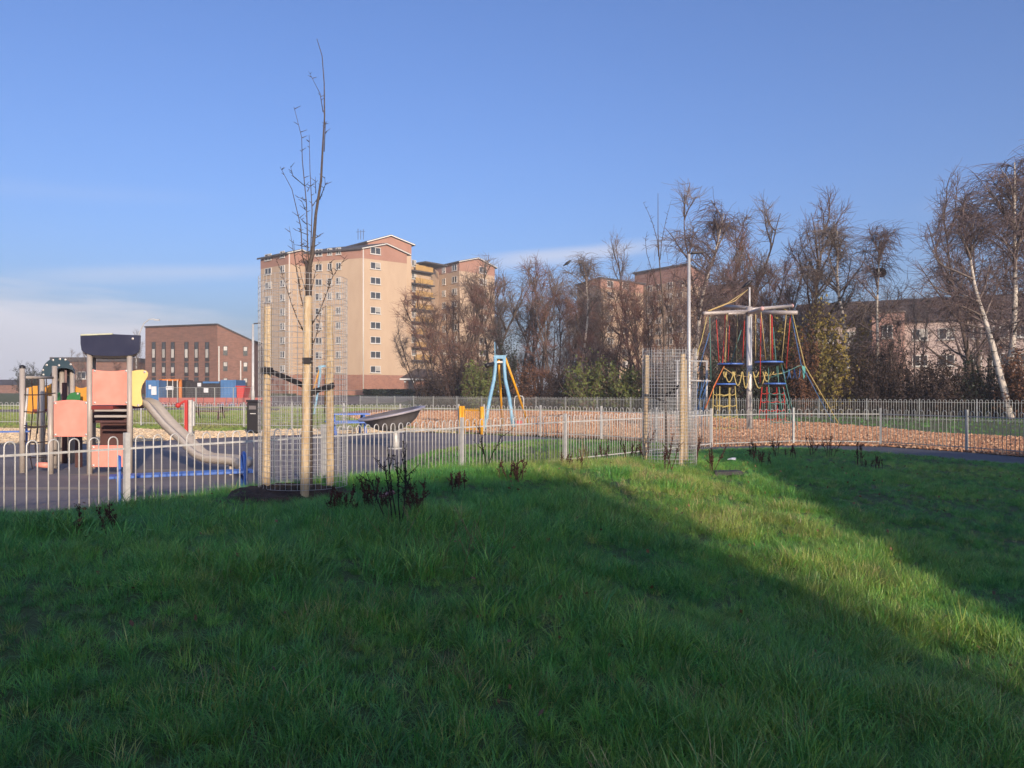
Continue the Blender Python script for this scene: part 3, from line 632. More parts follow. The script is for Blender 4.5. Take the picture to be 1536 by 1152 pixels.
# roof: two navy boards under a curved sheet
roof = [(120.3, 502.5), (165, 501), (210.5, 503), (209.5, 522), (207, 528.5), (201, 532), (190, 533.5), (165, 534.3), (138, 533), (127, 529.5), (122, 525), (120.5, 515)]
r1 = panel('roof_board', roof, D0 - 0.08, M_navy, 0.03, bolts=[(199, 508)])
MB().prism([Vector((p.x - 0.511 * (D1 + 0.18 - D0), D1 + 0.1, p.z)) for p in [pt(x, y, D0 - 0.08) for x, y in roof]], (0, 0.03, 0)).build('roof_board', M_navy, t)
panel('roof_edge_strip', [(120.6, 501.2), (168, 499.6), (168, 501.8), (120.6, 503.6)], D0 - 0.1, mat('pale_green_edge', (0.55, 0.56, 0.40), None, 4, 0.5), 0.05)
und = MB(); prof = [(122, 525), (127, 529.3), (138, 532.5), (165, 533.8), (190, 533), (201, 531.5), (207, 528)]
a_ = [pt(x, y, D0 - 0.05) for x, y in prof]; und.add(a_ + [Vector((p.x - 0.511 * (D1 + 0.15 - D0), D1 + 0.1, p.z)) for p in a_], [(i, i + 1, i + 8, i + 7) for i in range(6)]); und.build('roof_sheet', M_post, t, True)
# slide trough
cl = [(192, 604, 15.35), (205, 605, 15.3), (216, 604.5, 15.25), (226, 608, 15.2), (238, 623, 15.15), (250, 637, 15.1), (264, 650, 15.05), (276, 661, 15.0), (289, 675, 14.9), (300, 684, 14.85), (313, 689, 14.8), (330, 690.5, 14.75), (346, 691.5, 14.7), (358, 693, 14.65), (366, 697, 14.6)]
cen = [pt(*c) for c in cl]; sv = []; nn_ = len(cen); prof = [(-0.25, 0.10), (-0.22, 0.11), (-0.205, 0.02), (-0.15, -0.02), (0, -0.035), (0.15, -0.02), (0.205, 0.02), (0.22, 0.11), (0.25, 0.10), (0.235, 0.0), (0.16, -0.055), (0, -0.07), (-0.16, -0.055), (-0.235, 0.0)]
for i, c in enumerate(cen):
    tg = (cen[min(i + 1, nn_ - 1)] - cen[max(i - 1, 0)]).normalized(); side = Vector((0, 1, 0)); upv = side.cross(tg); upv = upv if upv.z > 0 else -upv
    for a_, b_ in prof: sv.append(c + side * a_ + upv * b_)
np_ = len(prof)
MB().add(sv, [(i * np_ + k, i * np_ + (k + 1) % np_, (i + 1) * np_ + (k + 1) % np_, (i + 1) * np_ + k) for i in range(nn_ - 1) for k in range(np_)] + [tuple(range(np_)), tuple((nn_ - 1) * np_ + k for k in range(np_))]).build('slide', M_slide, t, True)
MB().tube([cen[-1] + Vector((0.0, -0.26, 0.03)), cen[-1] + Vector((0.0, 0.26, 0.03))], 0.1, 14).build('slide_end_roll', M_slide, t, True)
for i in (12,): MB().tube([cen[i] - Vector((0, 0, 0.05)), (cen[i].x, cen[i].y, -0.02)], 0.03, 8).build('slide_leg', M_post, t)
# rope net and its bars
bar0 = pt(33, 566, 15.1); bar1 = pt(79, 566.5, 15.85); MB().tube([bar0, bar1], 0.028, 10).build('net_bar', M_post, t, True)
MB().tube([pt(46, 568, 15.3), pt(46, 571, 15.3)], 0.01, 6)
def sag_rope(a, b, sag, r, nm, m, n=9, par=None):
    a, b = Vector(a), Vector(b); MB().tube([a + (b - a) * i / (n - 1) + Vector((0, 0, -sag * (1 - (2 * i / (n - 1) - 1) ** 2))) for i in range(n)], r, 5).build(nm, m, par or t, True)
for f_ in (0.06, 0.3, 0.5, 0.78):
    a_ = bar0 + (bar1 - bar0) * f_; MB().tube([a_, (a_.x + 0.03, a_.y, a_.z - 0.6), (a_.x - 0.02, a_.y - 0.05, 0.45), (a_.x + 0.02, a_.y, 0.05)], 0.011, 6).build('net_rope', M_rope, t, True)
for z_, sg in ((1.5, 0.02), (1.18, 0.03), (0.92, 0.05), (0.86, 0.0), (0.62, 0.05), (0.32, 0.04)): sag_rope((bar0.x, bar0.y, z_), (pt(76, 600).x, 14.95, z_ + 0.03), sg, 0.012, 'net_rope', M_rope)
MB().tube([pt(58, 578, 16.4), pt(56, 650, 16.4)], 0.016, 8).build('climbing_bar', M_bolt, t, True)
MB().tube([pt(34, 582, 15.1) + Vector((0.1, 0, 0)), pt(34, 690, 15.1) + Vector((-0.02, 0, 0))], 0.02, 8).build('net_post', M_galv, t, True)
# rear unit: arch roof, amber panels
arch = []
for i in range(15):
    a_ = math.pi * (1 - i / 14 * 0.97); arch.append((86.5 + 24 * math.cos(a_), 560 - 23.5 * math.sin(a_)))
arch_o = [(62.6, 566)] + arch + [(108, 555), (100, 552.5), (92, 552), (84, 553.5), (77, 558), (74, 566)]
ra = panel('arch_roof', arch_o, 16.9, M_teal, 0.04, bolts=[(70, 547.5), (79.5, 540), (64.5, 555), (65, 562), (90, 538.5), (98, 539.5), (106, 546.5), (88.5, 548)])
MB().prism([Vector((p.x - 0.577 * 1.5, 18.4, p.z)) for p in [pt(x, y, 16.9) for x, y in arch_o]], (0, 0.04, 0)).build('arch_roof', M_teal, t)
sh = MB(); q = [pt(x, y, 16.95) for x, y in [(62.6, 566)] + arch]; sh.add(q + [Vector((p.x - 0.577 * 1.45, 18.4, p.z)) for p in q], [(i, i + 1, i + 1 + len(q), i + len(q)) for i in range(len(q) - 1)]); sh.build('arch_roof_sheet', M_teal, t, True)
panel('panel', [(39, 582), (48, 580), (49, 579), (57, 578.5), (66.5, 579.5), (66.5, 621), (39, 620)], 17.3, M_ochre)
panel('panel', curve_top(112, 132, 579, 3) + [(132, 603), (112, 603)], 17.3, M_ochre)
panel('panel', [(67, 581), (77, 575), (77, 606), (67, 620)], 17.8, M_ochre)
panel('front_board', [(84, 590), (90, 588.5), (90, 602.5), (84, 602.5)], 17.0, M_green)
panel('front_board', [(99, 601), (101, 594), (106, 589.5), (112, 588.3), (120, 588.8), (120, 601), (110, 600.3)], 16.95, M_green, bolts=[(116.5, 590.5)])
b_ = pt(98, 615, 17.7); MB().box((b_.x, 17.7, b_.z), (0.75, 1.2, 0.06)).build('deck', M_maroon, t)
MB().box((pt(110, 668, 16).x, 16.2, 0.45), (0.10, 0.10, 0.9)).build('under_post', M_brownp, t)
MB().tube([pt(56, 697, 15.2), pt(74, 698, 15.2)], 0.055, 10).build('low_step', M_salmon, t, True)

# blue benches
def bench(label, a, b, zs=0.45, m=M_blue, w=0.34, sc_=1.0):
    a = Vector((*a, 0)); b = Vector((*b, 0)); u = (b - a).normalized(); n = Vector((u.y, -u.x, 0)); L = (b - a).length
    t = thing('bench', label, 'bench', (a + b) / 2); ang = math.atan2(u.y, u.x)
    for k in (-1, 0, 1): MB().box((a + b) / 2 + n * k * 0.115 + Vector((0, 0, zs)), (L, 0.10, 0.035), ang).build('seat_slat', m, t, bevel=0.006)
    for p in (a + u * 0.12, b - u * 0.12):
        pts = [p + n * 0.2 + Vector((0, 0, -0.05)), p + n * 0.21 + Vector((0, 0, 0.45))] + [p + n * (0.19 * math.cos(q)) + Vector((0, 0, 0.50 + 0.20 * math.sin(q))) for q in [math.pi * i / 8 for i in range(1, 8)]] + [p - n * 0.21 + Vector((0, 0, 0.45)), p - n * 0.2 + Vector((0, 0, -0.05))]
        o = MB().tube(pts, 0.028, 8).build('end_hoop', m, t, True)
        MB().bar(p + n * 0.19 + Vector((0, 0, zs - 0.035)), p - n * 0.19 + Vector((0, 0, zs - 0.035)), 0.06, 0.03).build('bracket', m, o)
    return t
bench('blue slatted bench with hooped ends just behind the near fence', XY(163, 10.2), XY(379, 11.0))
bench('blue bench partly seen at the left edge behind the dark rope net', (-17.4, 20.5), XY(45, 22.0))

# red gate post pair
M_redpost = M_red
t = thing('red_gate', 'narrow red gate seen edge on beside a pale post beyond the slide', 'gate', (*XY(280, 26.0), 0))
for px, d in ((279.5, 26.0), (283, 27.2)):
    p = W(px, 600, d); MB().box((p.x, p.y, p.z / 2), (0.1, 0.1, p.z)).build('gate_stile', M_red, t, bevel=0.01)
for z_ in (0.2, 1.2): MB().bar((*XY(279.5, 26.05), z_), (*XY(283, 27.15), z_), 0.05, 0.05).build('gate_rail', M_red, t)
MB().bar(W(278, 601, 26), W(270, 606, 26), 0.06, 0.06).build('latch_arm', M_red, t); MB().ball(W(267, 608, 26), 0.09).build('latch_knob', M_red, t, True)
for px, d, py, lb in ((285.5, 26.3, 601.5, 'pale gate post with rounded cap beside the red gate'), (290, 35.5, 603, 'thinner pale post between the red gate and the picnic table')):
    p = W(px, py, d); t = thing('gate_post', lb, 'post', (p.x, p.y, 0)); o = MB().box((p.x, p.y, p.z / 2), (0.12, 0.12, p.z)).build('post', M_galv, t, bevel=0.015); MB().box((p.x, p.y, p.z + 0.015), (0.14, 0.14, 0.03)).build('cap', M_galv, t)

# litter bin
p = XY(381.5, 29.0); t = thing('litter_bin', 'dark square litter bin beside the left stake of the caged tree', 'bin', (*p, 0))
MB().box((p[0], p[1], 0.62), (0.42, 0.42, 1.12)).build('body', M_black, t, bevel=0.03); MB().box((p[0], p[1], 1.22), (0.47, 0.47, 0.08)).build('lid', M_black, t, bevel=0.02)
MB().box((p[0], p[1] - 0.214, 0.98), (0.26, 0.01, 0.14)).build('opening', M_bowl, t); MB().box((p[0] + 0.02, p[1] - 0.214, 0.76), (0.2, 0.008, 0.03)).build('label_strip', M_galv, t)
for s in (-1, 1): MB().box((p[0] + s * 0.15, p[1], 0.03), (0.08, 0.3, 0.06)).build('foot', M_black, t)

# picnic tables
def picnic(label, px, d, m, w=1.7, ang=0.1, zt=0.74):
    x, y = XY(px, d); t = thing('picnic_table', label, 'picnic table', (x, y, 0)); R = Matrix.Rotation(ang, 3, 'Z'); o0 = Vector((x, y, 0))
    for k in range(4): MB().box(o0 + R @ Vector((0, -0.3 + 0.2 * k, zt)), (w, 0.18, 0.05), ang).build('top_board', m, t)
    for s in (-1, 1):
        for k in (0, 1): MB().box(o0 + R @ Vector((0, s * (0.62 + 0.15 * k), 0.45)), (w, 0.14, 0.05), ang).build('seat_board', m, t)
        for e in (-1, 1): MB().bar(o0 + R @ Vector((e * w * 0.36, s * 0.22, zt - 0.03)), o0 + R @ Vector((e * w * 0.36, s * 0.72, 0)), 0.08, 0.08).build('leg', m, t)
        MB().bar(o0 + R @ Vector((s * w * 0.36, -0.75, 0.41)), o0 + R @ Vector((s * w * 0.36, 0.75, 0.41)), 0.07, 0.07).build('cross_beam', m, t)
picnic('dark brown picnic table standing beyond the red gate', 313, 45, M_brownp, 1.9)
picnic('blue picnic table behind the tilted grey spinner bowl', 522, 29.0, M_blue, 1.5, 0.35)

# tilted spinner bowl
c = W(588, 621.5, 21.5); t = thing('spinner_bowl', 'tilted grey spinner bowl on a short pale post', 'spinner', (c.x, c.y, 0))
Mx = Matrix.Rotation(math.radians(-11), 3, 'Y') @ Matrix.Rotation(math.radians(3.5), 3, 'X'); Rb = 0.93
MB().lathe(c, [(0.001, -0.44), (0.22, -0.425), (0.45, -0.35), (0.66, -0.2), (Rb - 0.12, 0.0), (Rb - 0.02, 0.0), (Rb, 0.025), (Rb - 0.02, 0.05), (Rb - 0.13, 0.05), (0.70, -0.05), (0.48, -0.2), (0.24, -0.3), (0.001, -0.31)], 40, Mx).build('bowl', M_bowl, t, True)
MB().lathe(c, [(Rb - 0.13, 0.052), (Rb - 0.015, 0.052), (Rb + 0.012, 0.03), (Rb - 0.015, -0.004)], 40, Mx).build('rim', mat('pale_grey_rim', (0.36, 0.33, 0.36), None, 4, 0.4), t, True)
b0 = c + Mx @ Vector((0, 0, -0.4)); MB().tube([b0, (b0.x + 0.02, b0.y, 0.25), (b0.x + 0.03, b0.y, 0)], [0.07, 0.075, 0.1], 14).build('post', M_galv, t, True)
MB().lathe((b0.x + 0.03, b0.y, 0), [(0.22, 0.0), (0.22, 0.015), (0.1, 0.03)], 18).build('base_plate', M_galv, t)

# yellow gate
t = thing('yellow_gate', 'bright yellow barred gate between two thick yellow posts', 'gate', (*XY(707, 29.2), 0))
for px in (690.5, 695): 
    p = W(px, 609, 29.4); MB().tube([(p.x, p.y, -0.02), (p.x, p.y, p.z)], 0.055, 10).build('post', M_gold, t, True)
p = W(723, 610, 28.8); MB().tube([(p.x, p.y, -0.02), (p.x, p.y, p.z)], 0.075, 10).build('post', M_gold, t, True)
g0, g1 = W(697, 613, 29.3), W(721, 613, 28.9)
for z_ in (0.18, g0.z - 0.06): MB().bar((g0.x, g0.y, z_), (g1.x, g1.y, z_), 0.03, 0.04).build('gate_rail', M_gold, t)
for k in range(9):
    q = g0 + (g1 - g0) * ((k + 0.5) / 9); MB().tube([(q.x, q.y, 0.14), (q.x, q.y, q.z + (0.02 if k % 2 else 0.0))], 0.011, 6).build('gate_bar', M_gold, t)

# cable ride end frames
def cable_frame(label, px0, d, top, legs_b, legs_y, seat=True):
    x, y = XY(px0, d); t = thing('cable_ride_frame', label, 'play frame', (x, y, 0))
    for pts in legs_b: MB().tube([W(*p) for p in pts], 0.075, 10).build('bent_leg', M_paleblue, t, True)
    for pts in legs_y: MB().tube([W(*p) for p in pts], 0.05, 10).build('brace', M_gold, t, True)
    MB().bar(W(*top[0]), W(*top[1]), 0.14, 0.14).build('head_beam', M_paleblue, t)
    return t
dz_ = 33.0
t = cable_frame('pale blue bent leg cable ride frame with golden braces on the bark', 750, dz_, ((741, 535.5, dz_), (759, 535.5, dz_)),
    [[(743, 535, dz_), (743, 552, dz_), (741, 570, dz_), (735, 597, dz_ - 0.4), (727, 643, dz_ - 1.0)], [(756, 535, dz_), (756.5, 552, dz_), (758, 570, dz_), (764, 597, dz_ - 0.4), (770, 640, dz_ - 1.0)]],
    [[(748, 536, dz_ + 0.1), (751, 590, dz_ + 0.9), (754, 640, dz_ + 1.6)], [(758, 537, dz_ + 0.1), (775, 585, dz_ + 1), (793, 638, dz_ + 1.8)]])
MB().bar(W(744, 543, dz_), W(756, 543, dz_), 0.08, 0.08).build('cross_beam', M_galv, t)
MB().tube([W(729, 549, dz_ - 0.3), W(733, 547.5, dz_ - 0.2), W(740, 546, dz_)], 0.09, 8).build('buffer', M_black, t, True)
MB().tube([W(742.5, 534, dz_), W(742, 513, dz_ + 0.2)], 0.022, 6).build('mast', M_paleblue, t, True); MB().tube([W(747, 534, dz_), W(747, 524, dz_)], 0.03, 6).build('bracket', M_black, t)
d2 = 55.0
cable_frame('distant pale blue cable ride frame seen through the left tree cage', 480, d2, ((478, 550, d2), (492, 549, d2)),
    [[(486, 549, d2), (480, 552, d2), (480, 562, d2), (478, 580, d2), (471, 622, d2 - 1)], [(490, 549, d2), (490, 562, d2), (492, 580, d2), (499, 621, d2 - 1)]], [[(479, 555, d2), (470, 585, d2 + 1), (459, 619, d2 + 2)], [(489, 553, d2 + 1), (488, 590, d2 + 1.5), (487, 619, d2 + 2)]])
t = thing('step_rail', 'bare metal hand hoop standing on the bark beside the golden brace', 'hand rail', (*XY(778, 36), 0))
MB().tube([W(772, 635, 36), W(771.5, 602, 36), W(773, 594.5, 36), (W(778, 593.5, 36)), W(784, 594.5, 36), W(785.5, 600, 36), W(785, 635, 36)], 0.022, 8).build('hoop', M_galv, t, True)
MB().box((*XY(778.5, 36), 0.12), (0.36, 0.3, 0.24)).build('step', M_red, t)

# ------------------------------------------------------------------ rope climbing frame
dm = 32.0
t = thing('rope_climber', 'rope climbing frame hung from a tall pale mast with cross arms', 'climbing frame', (*XY(1124, dm), 0))
M_mast = mat('pale_mast_steel', (0.60, 0.58, 0.55), (0.52, 0.50, 0.47), 3, 0.4, 0.2)
M_arm = mat('grey_arm_steel', (0.42, 0.37, 0.34), (0.34, 0.30, 0.28), 3, 0.5, 0.2)
ROPE = {k: mat('rope_' + k, c, None, 30, 0.8) for k, c in {'yellow': (0.50, 0.36, 0.15), 'red': (0.50, 0.04, 0.03), 'green': (0.09, 0.22, 0.19), 'blue': (0.06, 0.15, 0.33), 'orange': (0.60, 0.20, 0.05), 'gold': (0.50, 0.39, 0.14)}.items()}
x, y = XY(1124, dm)
MB().tube([(x, y, -0.05), (x, y, 1.8), W(1124, 470, dm)], [0.115, 0.112, 0.108], 16).build('mast', M_mast, t, True)
MB().tube([W(1124.3, 472, dm), W(1124.3, 431, dm)], 0.038, 8).build('mast_top', M_mast, t, True)
MB().lathe((x, y, zrow(470, dm)), [(0.13, -0.1), (0.13, 0.25), (0.06, 0.28)], 14).build('mast_collar', M_arm, t, True)
def zpx(X, Y, d): return W(1040 + X / 4.8, 420 + Y / 4.8, d)
for a_, b_, r in ((zpx(400, 225, dm), zpx(75, 241, 30.2), 0.075), (zpx(400, 200, dm), zpx(228, 190, 34.2), 0.075), (zpx(395, 240, dm), zpx(495, 208, 29.5), 0.08), (zpx(410, 212, dm), zpx(710, 186, 34.5), 0.07), (zpx(430, 232, dm), zpx(748, 235, 30.6), 0.08), (zpx(250, 242, 31.0), zpx(395, 238, dm), 0.05)):
    MB().tube([a_, b_], r, 12).build('cross_arm', M_arm, t, True)
M_pinkball = mat('pinkish_end_cap', (0.60, 0.35, 0.32), None, 3, 0.4)
for a_ in (zpx(228, 190, 34.2), zpx(495, 206, 29.5), zpx(710, 186, 34.5)): MB().ball(a_, 0.085, 12).build('end_ball', M_pinkball, t, True)
def rope(c, *pts, r=0.017): return MB().tube([zpx(*p) for p in pts], r, 5).build('rope', ROPE[c], t, True)
for c, *pts in (('yellow', (105, 222, 30.3), (250, 165, 31), (385, 75, 31.9)), ('yellow', (110, 225, 30.3), (300, 150, 31.2), (392, 68, 31.9)),
    ('gold', (98, 265, 30.3), (60, 430, 30.1), (25, 545, 29.9)), ('green', (118, 265, 30.5), (127, 720, 30.6)), ('blue', (115, 380, 30.5), (35, 660, 30.6)),
    ('red', (165, 285, 31), (185, 590, 31)), ('red', (232, 215, 34), (210, 610, 33), (205, 630, 33)), ('yellow', (246, 225, 34), (225, 590, 33)), ('yellow', (240, 240, 33), (232, 600, 33)), ('red', (262, 290, 33), (250, 585, 33)),
    ('yellow', (318, 215, 33), (310, 700, 32.6)), ('red', (368, 290, 32.6), (355, 585, 32.6)), ('green', (345, 360, 33), (270, 600, 33)),
    ('yellow', (448, 245, 31.6), (448, 575, 31.6)), ('red', (487, 240, 30), (482, 640, 30.5), (480, 740, 30.8)), ('yellow', (487, 232, 29.7), (522, 575, 30.3)), ('yellow', (553, 245, 30.5), (556, 575, 30.8)), ('red', (567, 260, 30.6), (572, 575, 30.9)), ('red', (563, 250, 30.7), (566, 575, 31)),
    ('green', (575, 340, 31), (605, 700, 31)), ('yellow', (672, 215, 30.9), (637, 575, 31.2)), ('red', (700, 245, 31), (668, 640, 31.5)), ('orange', (222, 620, 31), (150, 760, 30.7), (90, 920, 30.4)), ('red', (212, 640, 31.2), (140, 790, 30.8), (84, 925, 30.5)),
    ('gold', (715, 250, 31), (802, 615, 30.8), (1056, 1052, 30.6)), ('blue', (705, 255, 31), (775, 605, 31.6), (1000, 1018, 32)), ('green', (540, 610, 31), (545, 1000, 31)), ('green', (608, 610, 31), (625, 1000, 31)), ('green', (635, 610, 31.2), (690, 850, 31), (755, 1080, 30.8)), ('green', (420, 660, 31.6), (450, 600, 31.4)),
    ('green', (775, 612, 31.6), (660, 665, 31.4), (560, 700, 31.2)), ('blue', (85, 720, 30.7), (40, 860, 30.6)), ('blue', (105, 725, 30.7), (60, 865, 30.6)), ('yellow', (340, 620, 32.4), (390, 690, 32)), ('yellow', (215, 630, 31.5), (290, 680, 31.7), (400, 700, 31.9)), ('yellow', (420, 700, 31.9), (520, 690, 31.4), (640, 670, 31.2))):
    rope(c, *pts)
for X, Y, w, d in ((270, 606, 190, 32.6), (543, 592, 200, 31.0), (232, 750, 150, 31.6), (587, 747, 155, 31.2)):
    q = zpx(X, Y, d); R_ = w / 2 / 4.8 / F * d
    o = MB().lathe(q, [(0.001, 0.035), (R_ - 0.02, 0.035), (R_, 0.02), (R_, -0.02), (R_ - 0.03, -0.03), (0.001, -0.03)], 28).build('platform', M_blue, t)
    MB().lathe(q, [(R_ * 0.9, -0.032), (R_ * 0.7, -0.13), (0.001, -0.15)], 24).build('underside', M_black, o, True)
for X0, X1, Y in ((225, 290, 735), (290, 350, 760), (355, 400, 780), (430, 520, 780), (500, 560, 730), (430, 470, 700), (215, 240, 700), (520, 580, 690), (280, 300, 690)):
    n = 9; pts = []
    for i in range(n):
        f_ = i / (n - 1); pts.append((X0 + (X1 - X0) * f_, 660 + (Y - 660) * (1 - (2 * f_ - 1) ** 2), 31.4))
    rope('gold', *pts, r=0.022)
for X in (650, 690, 730): rope('blue', (X, 650, 31.5), (X + 8, 700, 31.5), (X + 22, 718, 31.5), (X + 34, 690, 31.5), (X + 38, 640, 31.5))
def net(c, xs_top, xs_bot, y0, y1, rows, d):
    for a_, b_ in zip(xs_top, xs_bot): rope(c, (a_, y0, d), (b_, y1, d - 0.1), r=0.02)
    for k in range(rows):
        f_ = (k + 0.7) / rows; Yk = y0 + (y1 - y0) * f_; pts = []
        for i in range(len(xs_top)):
            X = xs_top[i] + (xs_bot[i] - xs_top[i]) * f_; pts.append((X, Yk, d - 0.05))
            if i < len(xs_top) - 1:
                X2 = xs_top[i + 1] + (xs_bot[i + 1] - xs_top[i + 1]) * f_; pts.append(((X + X2) / 2, Yk + 10, d - 0.05))
        rope(c, *pts, r=0.017)
net('gold', [145, 190, 258, 300], [135, 186, 255, 322], 765, 1085, 4, 31.4); net('gold', [165, 265], [175, 262], 770, 1010, 3, 32.3)
net('red', [495, 530, 600, 650], [470, 525, 607, 665], 770, 1015, 4, 31.0); net('green', [545, 615, 645], [560, 650, 720], 770, 1040, 4, 30.8)
MB().prism([zpx(782, 615, 31.0), zpx(808, 625, 31.0), zpx(804, 685, 31.0), zpx(795, 715, 31.0), zpx(790, 680, 31.0)], (0, 0.03, 0)).build('rope_tensioner', mat('teal_plastic', (0.03, 0.28, 0.26), None, 3, 0.5), t)

# metal balance frame behind the second cage
t = thing('balance_frame', 'low horizontal bar frame with rope ladder left of the rope climber', 'climbing frame', (*XY(1050, 34), 0))
for p0_, p1_, r in (((1012, 541.5, 34), (1062, 542, 34), 0.04), ((1012, 570.5, 34), (1066, 571.5, 34), 0.04)): MB().tube([W(*p0_), W(*p1_)], r, 8).build('bar', M_lampgrey, t, True)
for px in (1016, 1060): MB().tube([W(px, 541, 34), W(px, 640, 34)], 0.045, 8).build('leg', M_lampgrey, t, True)
for px in (1048, 1053, 1060): MB().tube([W(px, 573, 34), W(px - 9, 640, 33.6)], 0.018, 5).build('rope', ROPE['blue'], t)
for py in (585, 598, 612): MB().tube([W(1048 - (py - 573) * 0.13, py, 34), W(1060 - (py - 573) * 0.13, py, 34)], 0.016, 5).build('rope', ROPE['blue'], t)

# ------------------------------------------------------------------ lamp posts
def lamp(label, px, d, py_top, arm, r=0.075, z0=0.0):
    x, y = XY(px, d); h = zrow(py_top, d); t = thing('lamp_post', label, 'lamp post', (x, y, z0))
    MB().tube([(x, y, z0 - 0.1), (x, y, z0 + 1.55), (x, y, z0 + 1.6), (x, y, z0 + 1.65), (x, y, z0 + 1.7), (x, y, h)], [r * 1.32, r * 1.3, r * 1.3, r, r, r * 0.75], 12).build('column', M_lampgrey, t, True)
    MB().tube([(x, y, h - 0.02), (x + arm * 0.25, y, h + 0.03)], 0.035, 8).build('bracket', M_roofdark, t)
    MB().prism([(x + arm * 0.15, y - 0.13, h + 0.0), (x + arm, y - 0.1, h + 0.03), (x + arm, y + 0.1, h + 0.03), (x + arm * 0.15, y + 0.13, h + 0.0)], (0, 0, 0.07)).build('lantern', M_roofdark, t, bevel=0.02)
    return t
lamp('tall pale lamp post rising behind the right hand tree cage', 1033.5, 30, 381, 0.55, 0.075)
lamp('lamp post in front of the right end of the brown brick building', 379.5, 62, 486, 0.62, 0.11)
t = thing('street_lamp', 'slim far street lamp with long curved arm left of the brown brick building', 'street lamp', (*XY(204, 125), 1.3))
q = [W(204, 600, 125), W(205, 520, 125), W(209, 500, 125), W(216, 485, 125), W(224, 479, 125), W(232, 478.5, 125)]
MB().tube(q, [0.14, 0.12, 0.1, 0.09, 0.08, 0.07], 8).build('column', M_lampgrey, t, True); MB().box(W(235.5, 480, 125), (0.8, 0.3, 0.2)).build('lantern', M_lampgrey, t)

# ------------------------------------------------------------------ building site items
def container(name, label, px0, px1, py0, py1, d, m, ribs=True, depth=3.0):
    a, b = W(px0, py0, d), W(px1, py1, d); zb = far_z(d) - 0.05; t = thing(name, label, 'container', ((a.x + b.x) / 2, d, zb))
    w = b.x - a.x; h = a.z - zb; cx = (a.x + b.x) / 2
    MB().box((cx, d + depth / 2, zb + h / 2), (w, depth, h)).build('body', m, t)
    fr = MB()
    for s in (-1, 1): fr.box((cx + s * (w / 2 - 0.05), d - 0.03, zb + h / 2), (0.14, 0.1, h + 0.04))
    for s in (0.04, h - 0.06): fr.box((cx, d - 0.028, zb + s), (w - 0.2, 0.09, 0.12))
    fr.build('frame', m, t)
    if ribs:
        n = max(3, int(w / 0.35))
        for k in range(n): MB().box((cx - w / 2 + (k + 0.5) * w / n, d - 0.02, zb + h / 2), (0.12, 0.06, h - 0.3)).build('rib', m, t)
    return t, cx, w, zb, h
M_cblue = mat('blue_container_paint', (0.06, 0.17, 0.36), (0.05, 0.13, 0.28), 1, 0.5); M_cdark = mat('dark_container_paint', (0.03, 0.025, 0.028), None, 1, 0.5); M_corange = mat('orange_container_paint', (0.55, 0.17, 0.03), None, 1, 0.5)
M_paper = mat('white_notice', (0.62, 0.62, 0.62), (0.5, 0.5, 0.52), 14, 0.6)
t, cx, w, zb, h = container('site_cabin', 'blue site cabin with white notices left of the orange container', 219.5, 238.5, 570.5, 603, 84, M_cblue, False)
for px, py, w_, h_ in ((231.5, 586, 0.55, 0.9), (225.5, 580.5, 0.25, 0.45)): q = W(px, py, 84); MB().box((q.x, 83.9, q.z), (w_, 0.04, h_)).build('notice', M_paper, t)
MB().box((cx, 83.93, zb + h - 0.35), (w - 0.4, 0.05, 0.5)).build('sign_board', M_cblue, t)
t, cx, w, zb, h = container('open_container', 'orange framed open container with dark inside behind the park fence', 240.5, 273, 570, 592, 86, M_cdark, False)
for s in (-1, 1): MB().box((cx + s * (w / 2 - 0.1), 85.85, zb + h / 2), (0.3, 0.2, h + 0.1)).build('corner_post', M_corange, t)
MB().box((cx, 85.85, zb + h), (w - 0.2, 0.2, 0.22)).build('header', M_corange, t)
for px in (251, 259, 266): q = W(px, 580, 85.7); MB().tube([(q.x, 85.7, zb), (q.x, 85.7, zb + h)], 0.05, 6).build('door_bar', M_galv, t)
q = W(254, 582, 85.7); MB().box((q.x, 85.7, q.z), (0.9, 0.04, 0.4)).build('notice', M_paper, t)
t, cx, w, zb, h = container('dark_container', 'long black container between the orange and blue containers', 276.5, 331, 572, 592, 87, M_cdark)
for px, py, s_ in ((299, 577, 0.4), (309, 585.5, 0.5)): q = W(px, py, 86.85); MB().box((q.x, 86.85, q.z), (s_, 0.04, s_)).build('notice', M_paper, t)
MB().box((cx + 1.0, 86.9, zb + h - 0.12), (w - 2.2, 0.1, 0.2)).build('top_rail', M_cblue, t)
container('blue_container', 'ribbed blue container at the right end of the container row', 331.5, 354, 570, 592, 85, M_cblue)
t = thing('skip', 'red waste skip beside the blue container', 'skip', (*XY(361, 85), far_z(85)))
q = [W(355, 579.5, 85), W(367.5, 579.5, 85), W(364.5, 597, 85), W(355.5, 597, 85)]; MB().prism(q, (0, 1.8, 0)).build('body', M_red, t); MB().bar(q[0] + Vector((-0.1, -0.05, 0)), q[1] + Vector((0.1, -0.05, 0)), 0.1, 0.12).build('rim', M_red, t)
M_barrier = mat('faded_red_barrier', (0.42, 0.12, 0.09), (0.35, 0.11, 0.09), 1, 0.6)
for i, px in enumerate(list(range(246, 400, 17))):
    lb = 'faded red plastic barrier in the row below the containers'
    x, y = XY(px, 80); zb = far_z(80); t = thing('barrier', lb, 'barrier', (x, y, zb), 'plastic barriers in front of the containers')
    MB().box((x, y, zb + 0.72), (1.1, 0.06, 0.5)).build('board', M_barrier, t)
    for s in (-1, 1): MB().box((x + s * 0.45, y, zb + 0.3), (0.1, 0.3, 0.6)).build('foot', M_barrier, t)
    for z_ in (0.36,): MB().box((x, y + 0.01, zb + z_), (1.0, 0.04, 0.1)).build('lower_rail', M_barrier, t)
